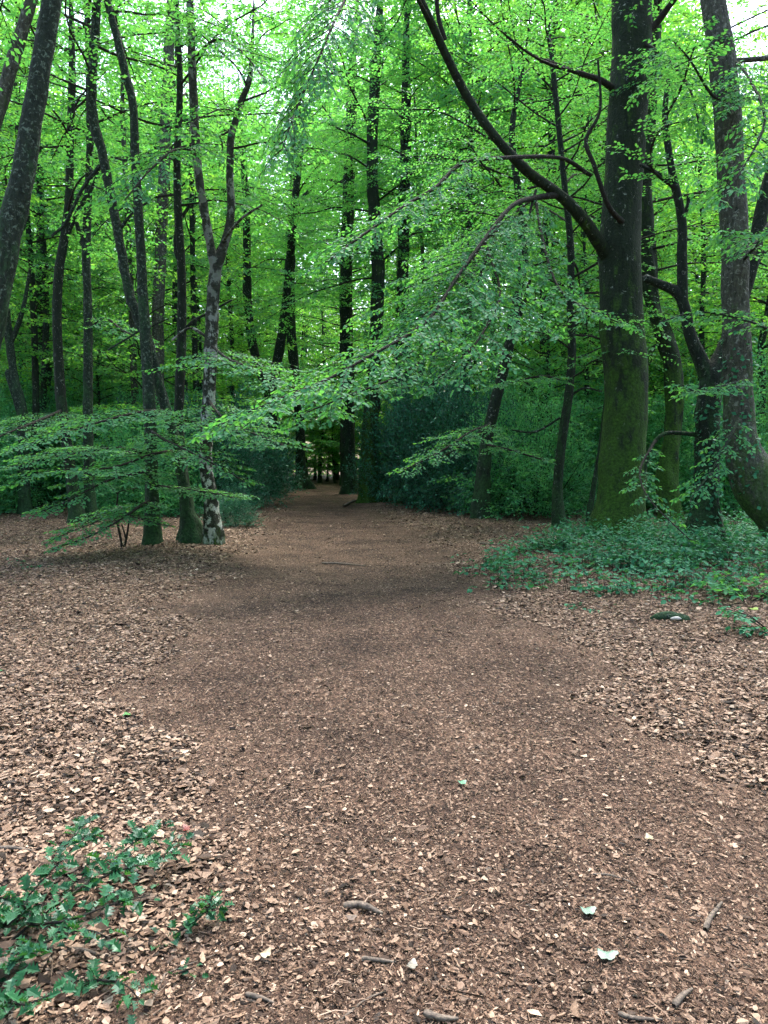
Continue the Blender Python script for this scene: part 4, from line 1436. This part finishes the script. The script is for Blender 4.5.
holly('holly_plant', 'sprawling glossy holly shoot with spiny leaves in the lower left corner', 20, 985, [
    [(-10, 960, .02), (30, 925, .10), (80, 888, .16), (125, 850, .18), (160, 825, .17)],
    [(-10, 940, .02), (20, 905, .14), (60, 862, .20), (95, 830, .20)],
    [(0, 930, .05), (25, 910, .16), (10, 900, .24), (-20, 895, .26)],
    [(30, 925, .10), (70, 920, .16), (110, 905, .18), (150, 895, .16)],
    [(20, 960, .05), (50, 940, .14), (85, 930, .17), (110, 938, .15)],
    [(80, 888, .14), (120, 870, .17), (150, 862, .15), (180, 845, .12)],
    [(-20, 975, .02), (10, 965, .12), (35, 950, .15)],
    [(80, 985, .02), (100, 980, .07), (125, 985, .09), (140, 1000, .07)],
    [(60, 850, .17), (75, 835, .2), (85, 820, .2)],
    [(0, 990, .03), (20, 1005, .1), (50, 995, .12)],
], 41)
holly('holly_shoot', 'small separate holly shoot with a few dark leaves right of the sprawling one', 150, 958, [
    [(150, 958, .0), (175, 935, .03), (205, 912, .09), (213, 893, .11)],
    [(205, 912, .09), (212, 905, .08), (216, 915, .06)],
], 42, lsz=(.035, .05))
holly('holly_shoot', 'tiny low holly shoot below the separate one', 172, 975, [[(172, 978, 0), (182, 972, .03), (193, 968, .05)]], 43, lsz=(.022, .032))

# ------------------------------------------------------------------ sticks, fresh leaves
m, nt, nd, lk = newmat("dead_wood")
out = nd.new('ShaderNodeOutputMaterial')
geo = nd.new('ShaderNodeNewGeometry')
nz = N(nd, 'ShaderNodeTexNoise')
nz.inputs['Scale'].default_value = 60
nz.inputs['Detail'].default_value = 6
lk.new(geo.outputs['Position'], nz.inputs['Vector'])
c1 = ramp(nd, [(.3, (.025, .018, .013)), (.7, (.15, .115, .085))])
lk.new(nz.outputs[0], c1.inputs[0])
bs = nd.new('ShaderNodeBsdfPrincipled')
bs.inputs['Roughness'].default_value = .8
lk.new(c1.outputs[0], bs.inputs['Base Color'])
bp = nd.new('ShaderNodeBump')
bp.inputs['Distance'].default_value = .004
lk.new(nz.outputs[0], bp.inputs['Height'])
lk.new(bp.outputs[0], bs.inputs['Normal'])
lk.new(bs.outputs[0], out.inputs[0])
M_WOOD = m


def stick(label, pts, r, seed=0, group='fallen sticks on the path', mat=None, name='fallen_stick', cat='stick'):
    g = np.random.default_rng(seed)
    W = np.array([gp(*p) for p in pts])
    W[:, 2] = terrain(W[:, 0], W[:, 1]) + r * .7 + g.uniform(0, r, len(W))
    org = W[len(W) // 2].copy()
    c = catmull(W, 5)
    n = len(c)
    rr = r * np.interp(np.linspace(0, 1, n), [0, .1, .6, 1], [.7, 1, .85, .4])
    o = build(name, [(v - org, f, mi, t) for v, f, mi, t in tube(c, rr, 9, noise=.14, seed=seed)], [mat or M_WOOD])
    o.location = org
    o['label'] = label
    o['category'] = cat
    if group:
        o['group'] = group
    return o


stick('thick grey-brown stick lying level, low centre of the path', [(344, 906), (362, 908), (382, 914)], .014, 1)
stick('straight short pale stick just below the thick grey-brown one', [(362, 957), (378, 959), (396, 963)], .008, 2)
stick('thin bent twig curving up to the right near the bottom', [(336, 1024), (360, 1003), (372, 996), (386, 990)], .004, 3)
stick('short chip-like stick at bottom centre, pale on top', [(424, 1014), (440, 1018), (458, 1021)], .011, 4)
stick('slim grey twig lying level left of the bottom centre', [(246, 998), (258, 1001), (274, 1006)], .008, 5)
stick('pale grey curved stick standing out low at the right', [(705, 932), (711, 918), (722, 904)], .010, 6)
stick('long faint twig lying level above the two green leaves', [(592, 875), (610, 877), (634, 884)], .005, 7)
stick('short slanting pale stick at the bottom right', [(674, 1007), (682, 999), (692, 990)], .010, 8)
stick('pale level stick at the very bottom right of centre', [(618, 1013), (634, 1017), (662, 1020)], .008, 9)
stick('pale thick broken stick poking from under the holly', [(34, 962), (60, 963), (84, 966), (104, 968)], .009, 10, group=None)
stick('long thin twig running under the holly to the bottom edge', [(35, 1024), (52, 1000), (66, 980)], .006, 11, group=None)
stick('grey log end in the bottom left corner', [(-30, 1015), (0, 1000), (32, 985)], .03, 12, group=None, name='log', cat='log')
stick('brown stick lying level left of the holly leaves', [(-8, 868), (12, 869), (34, 870)], .009, 13, group=None)
stick('thin twig reaching right from under the small holly shoot', [(150, 1014), (163, 985), (170, 978), (215, 960)], .0035, 14, group=None)
stick('dark twig lying across the middle distance of the path', [(322, 564), (340, 565), (366, 567)], .018, 15)
stick('dark twig near the right end of the path where it widens', [(480, 547), (492, 548), (508, 549)], .02, 16)
stick('low root crossing the path at the foot of the ivied tree', [(344, 508), (352, 503), (364, 500)], .05, 17, group=None, name='tree_root', cat='root')


def fresh_leaf(label, px, py, size, rz, col, seed, group=None):
    g = np.random.default_rng(seed)
    m, nt, nd, lk = newmat("fallen_green_leaf")
    out = nd.new('ShaderNodeOutputMaterial')
    bs = nd.new('ShaderNodeBsdfPrincipled')
    bs.inputs['Base Color'].default_value = (*col, 1)
    bs.inputs['Roughness'].default_value = .45
    lk.new(bs.outputs[0], out.inputs[0])
    th = np.linspace(0, 2 * math.pi, 22, endpoint=False)
    r = size / 2 * (1 + .13 * np.sin(th * 5 + 1) + .09 * np.sin(th * 8)) * (1 - .28 * np.abs(np.sin(th)))
    rim = np.stack([r * np.cos(th), r * np.sin(th), .08 * size * np.cos(2 * th) + .05 * size * np.sin(3 * th)], 1)
    V = np.vstack([rim, [[0, 0, .0]], rim * [1, 1, 1] - [0, 0, .0012]])
    j = np.arange(22)
    F1 = np.stack([j, (j + 1) % 22, np.full(22, 22)], 1)
    F2 = np.stack([j, (j + 1) % 22, (j + 1) % 22 + 23, j + 23], 1)
    b = gp(px, py)
    o = build('fallen_leaf', [(V, F1, 0, None), (V, F2, 0, None)], [m])
    o.location = (b[0], b[1], float(terrain(b[0], b[1])) + .022)
    o.rotation_euler = (g.normal(0, .08), g.normal(0, .08), rz)
    o['label'] = label
    o['category'] = 'leaf'
    if group:
        o['group'] = group


fresh_leaf('pale mint green fallen leaf, the upper of two near the bottom right', 588, 914, .058, .2, (0.082, 0.143, 0.105), 1)
fresh_leaf('pale mint green fallen leaf, the lower of two near the bottom right', 607, 956, .066, -.2, (0.082, 0.143, 0.109), 2)
fresh_leaf('cream coloured round leaf lying left of bottom centre', 266, 962, .040, .7, (0.204, 0.150, 0.088), 3)
fresh_leaf('whitish leaf lying right of the short pale stick', 412, 968, .045, 1.1, (0.136, 0.126, 0.102), 4)
fresh_leaf('yellowish leaf lying on the path right of centre', 649, 842, .045, 1.6, (0.177, 0.150, 0.088), 5)
fresh_leaf('small bright green leaf on the path at mid distance', 462, 785, .05, .5, (0.068, 0.177, 0.109), 6)
fresh_leaf('bright green leaf in the dry leaves left of the path', 127, 722, .06, 2.0, (0.054, 0.163, 0.041), 7)
fresh_leaf('dark red leaf lying beside the tip of the holly', 186, 838, .05, 2.0, (.10, .014, .010), 8)
fresh_leaf('yellow-green leaf by the bramble at the right edge', 753, 614, .12, .3, (.18, .28, .04), 9)

# ------------------------------------------------------------------ light and sky
w = bpy.data.worlds.new("World")
sc.world = w
w.use_nodes = True
nt = w.node_tree
nt.nodes.clear()
out = nt.nodes.new('ShaderNodeOutputWorld')
bg = nt.nodes.new('ShaderNodeBackground')
sky = nt.nodes.new('ShaderNodeTexSky')
sky.sky_type = 'NISHITA'
sky.sun_disc = False
EL, AZ = math.radians(66), math.radians(18)
sky.sun_elevation = EL
sky.sun_rotation = AZ
sky.air_density = 1.0
sky.dust_density = 4.0
sky.ozone_density = 1.0
bg.inputs['Strength'].default_value = .15
nt.links.new(sky.outputs[0], bg.inputs[0])
nt.links.new(bg.outputs[0], out.inputs[0])
sd = bpy.data.lights.new("sun", 'SUN')
sd.energy = 1.5
sd.angle = math.radians(25)
sd.color = (1, .97, .9)
so = bpy.data.objects.new("sun", sd)
COL.objects.link(so)
sv = Vector((math.sin(AZ) * math.cos(EL), math.cos(AZ) * math.cos(EL), math.sin(EL)))
so.rotation_euler = sv.to_track_quat('Z', 'Y').to_euler()
so.location = (0, 0, 40)

sc.view_settings.view_transform = 'Standard'
sc.view_settings.look = 'None'
sc.view_settings.exposure = 2.5
sc.view_settings.gamma = 1
cy = sc.cycles
cy.use_denoising = True
cy.denoiser = 'OPENIMAGEDENOISE'
cy.max_bounces = 14
cy.diffuse_bounces = 12
cy.glossy_bounces = 2
cy.transmission_bounces = 12
cy.transparent_max_bounces = 4
cy.caustics_reflective = False
cy.caustics_refractive = False
cy.sample_clamp_indirect = 6
cy.use_adaptive_sampling = True
cy.adaptive_threshold = .02
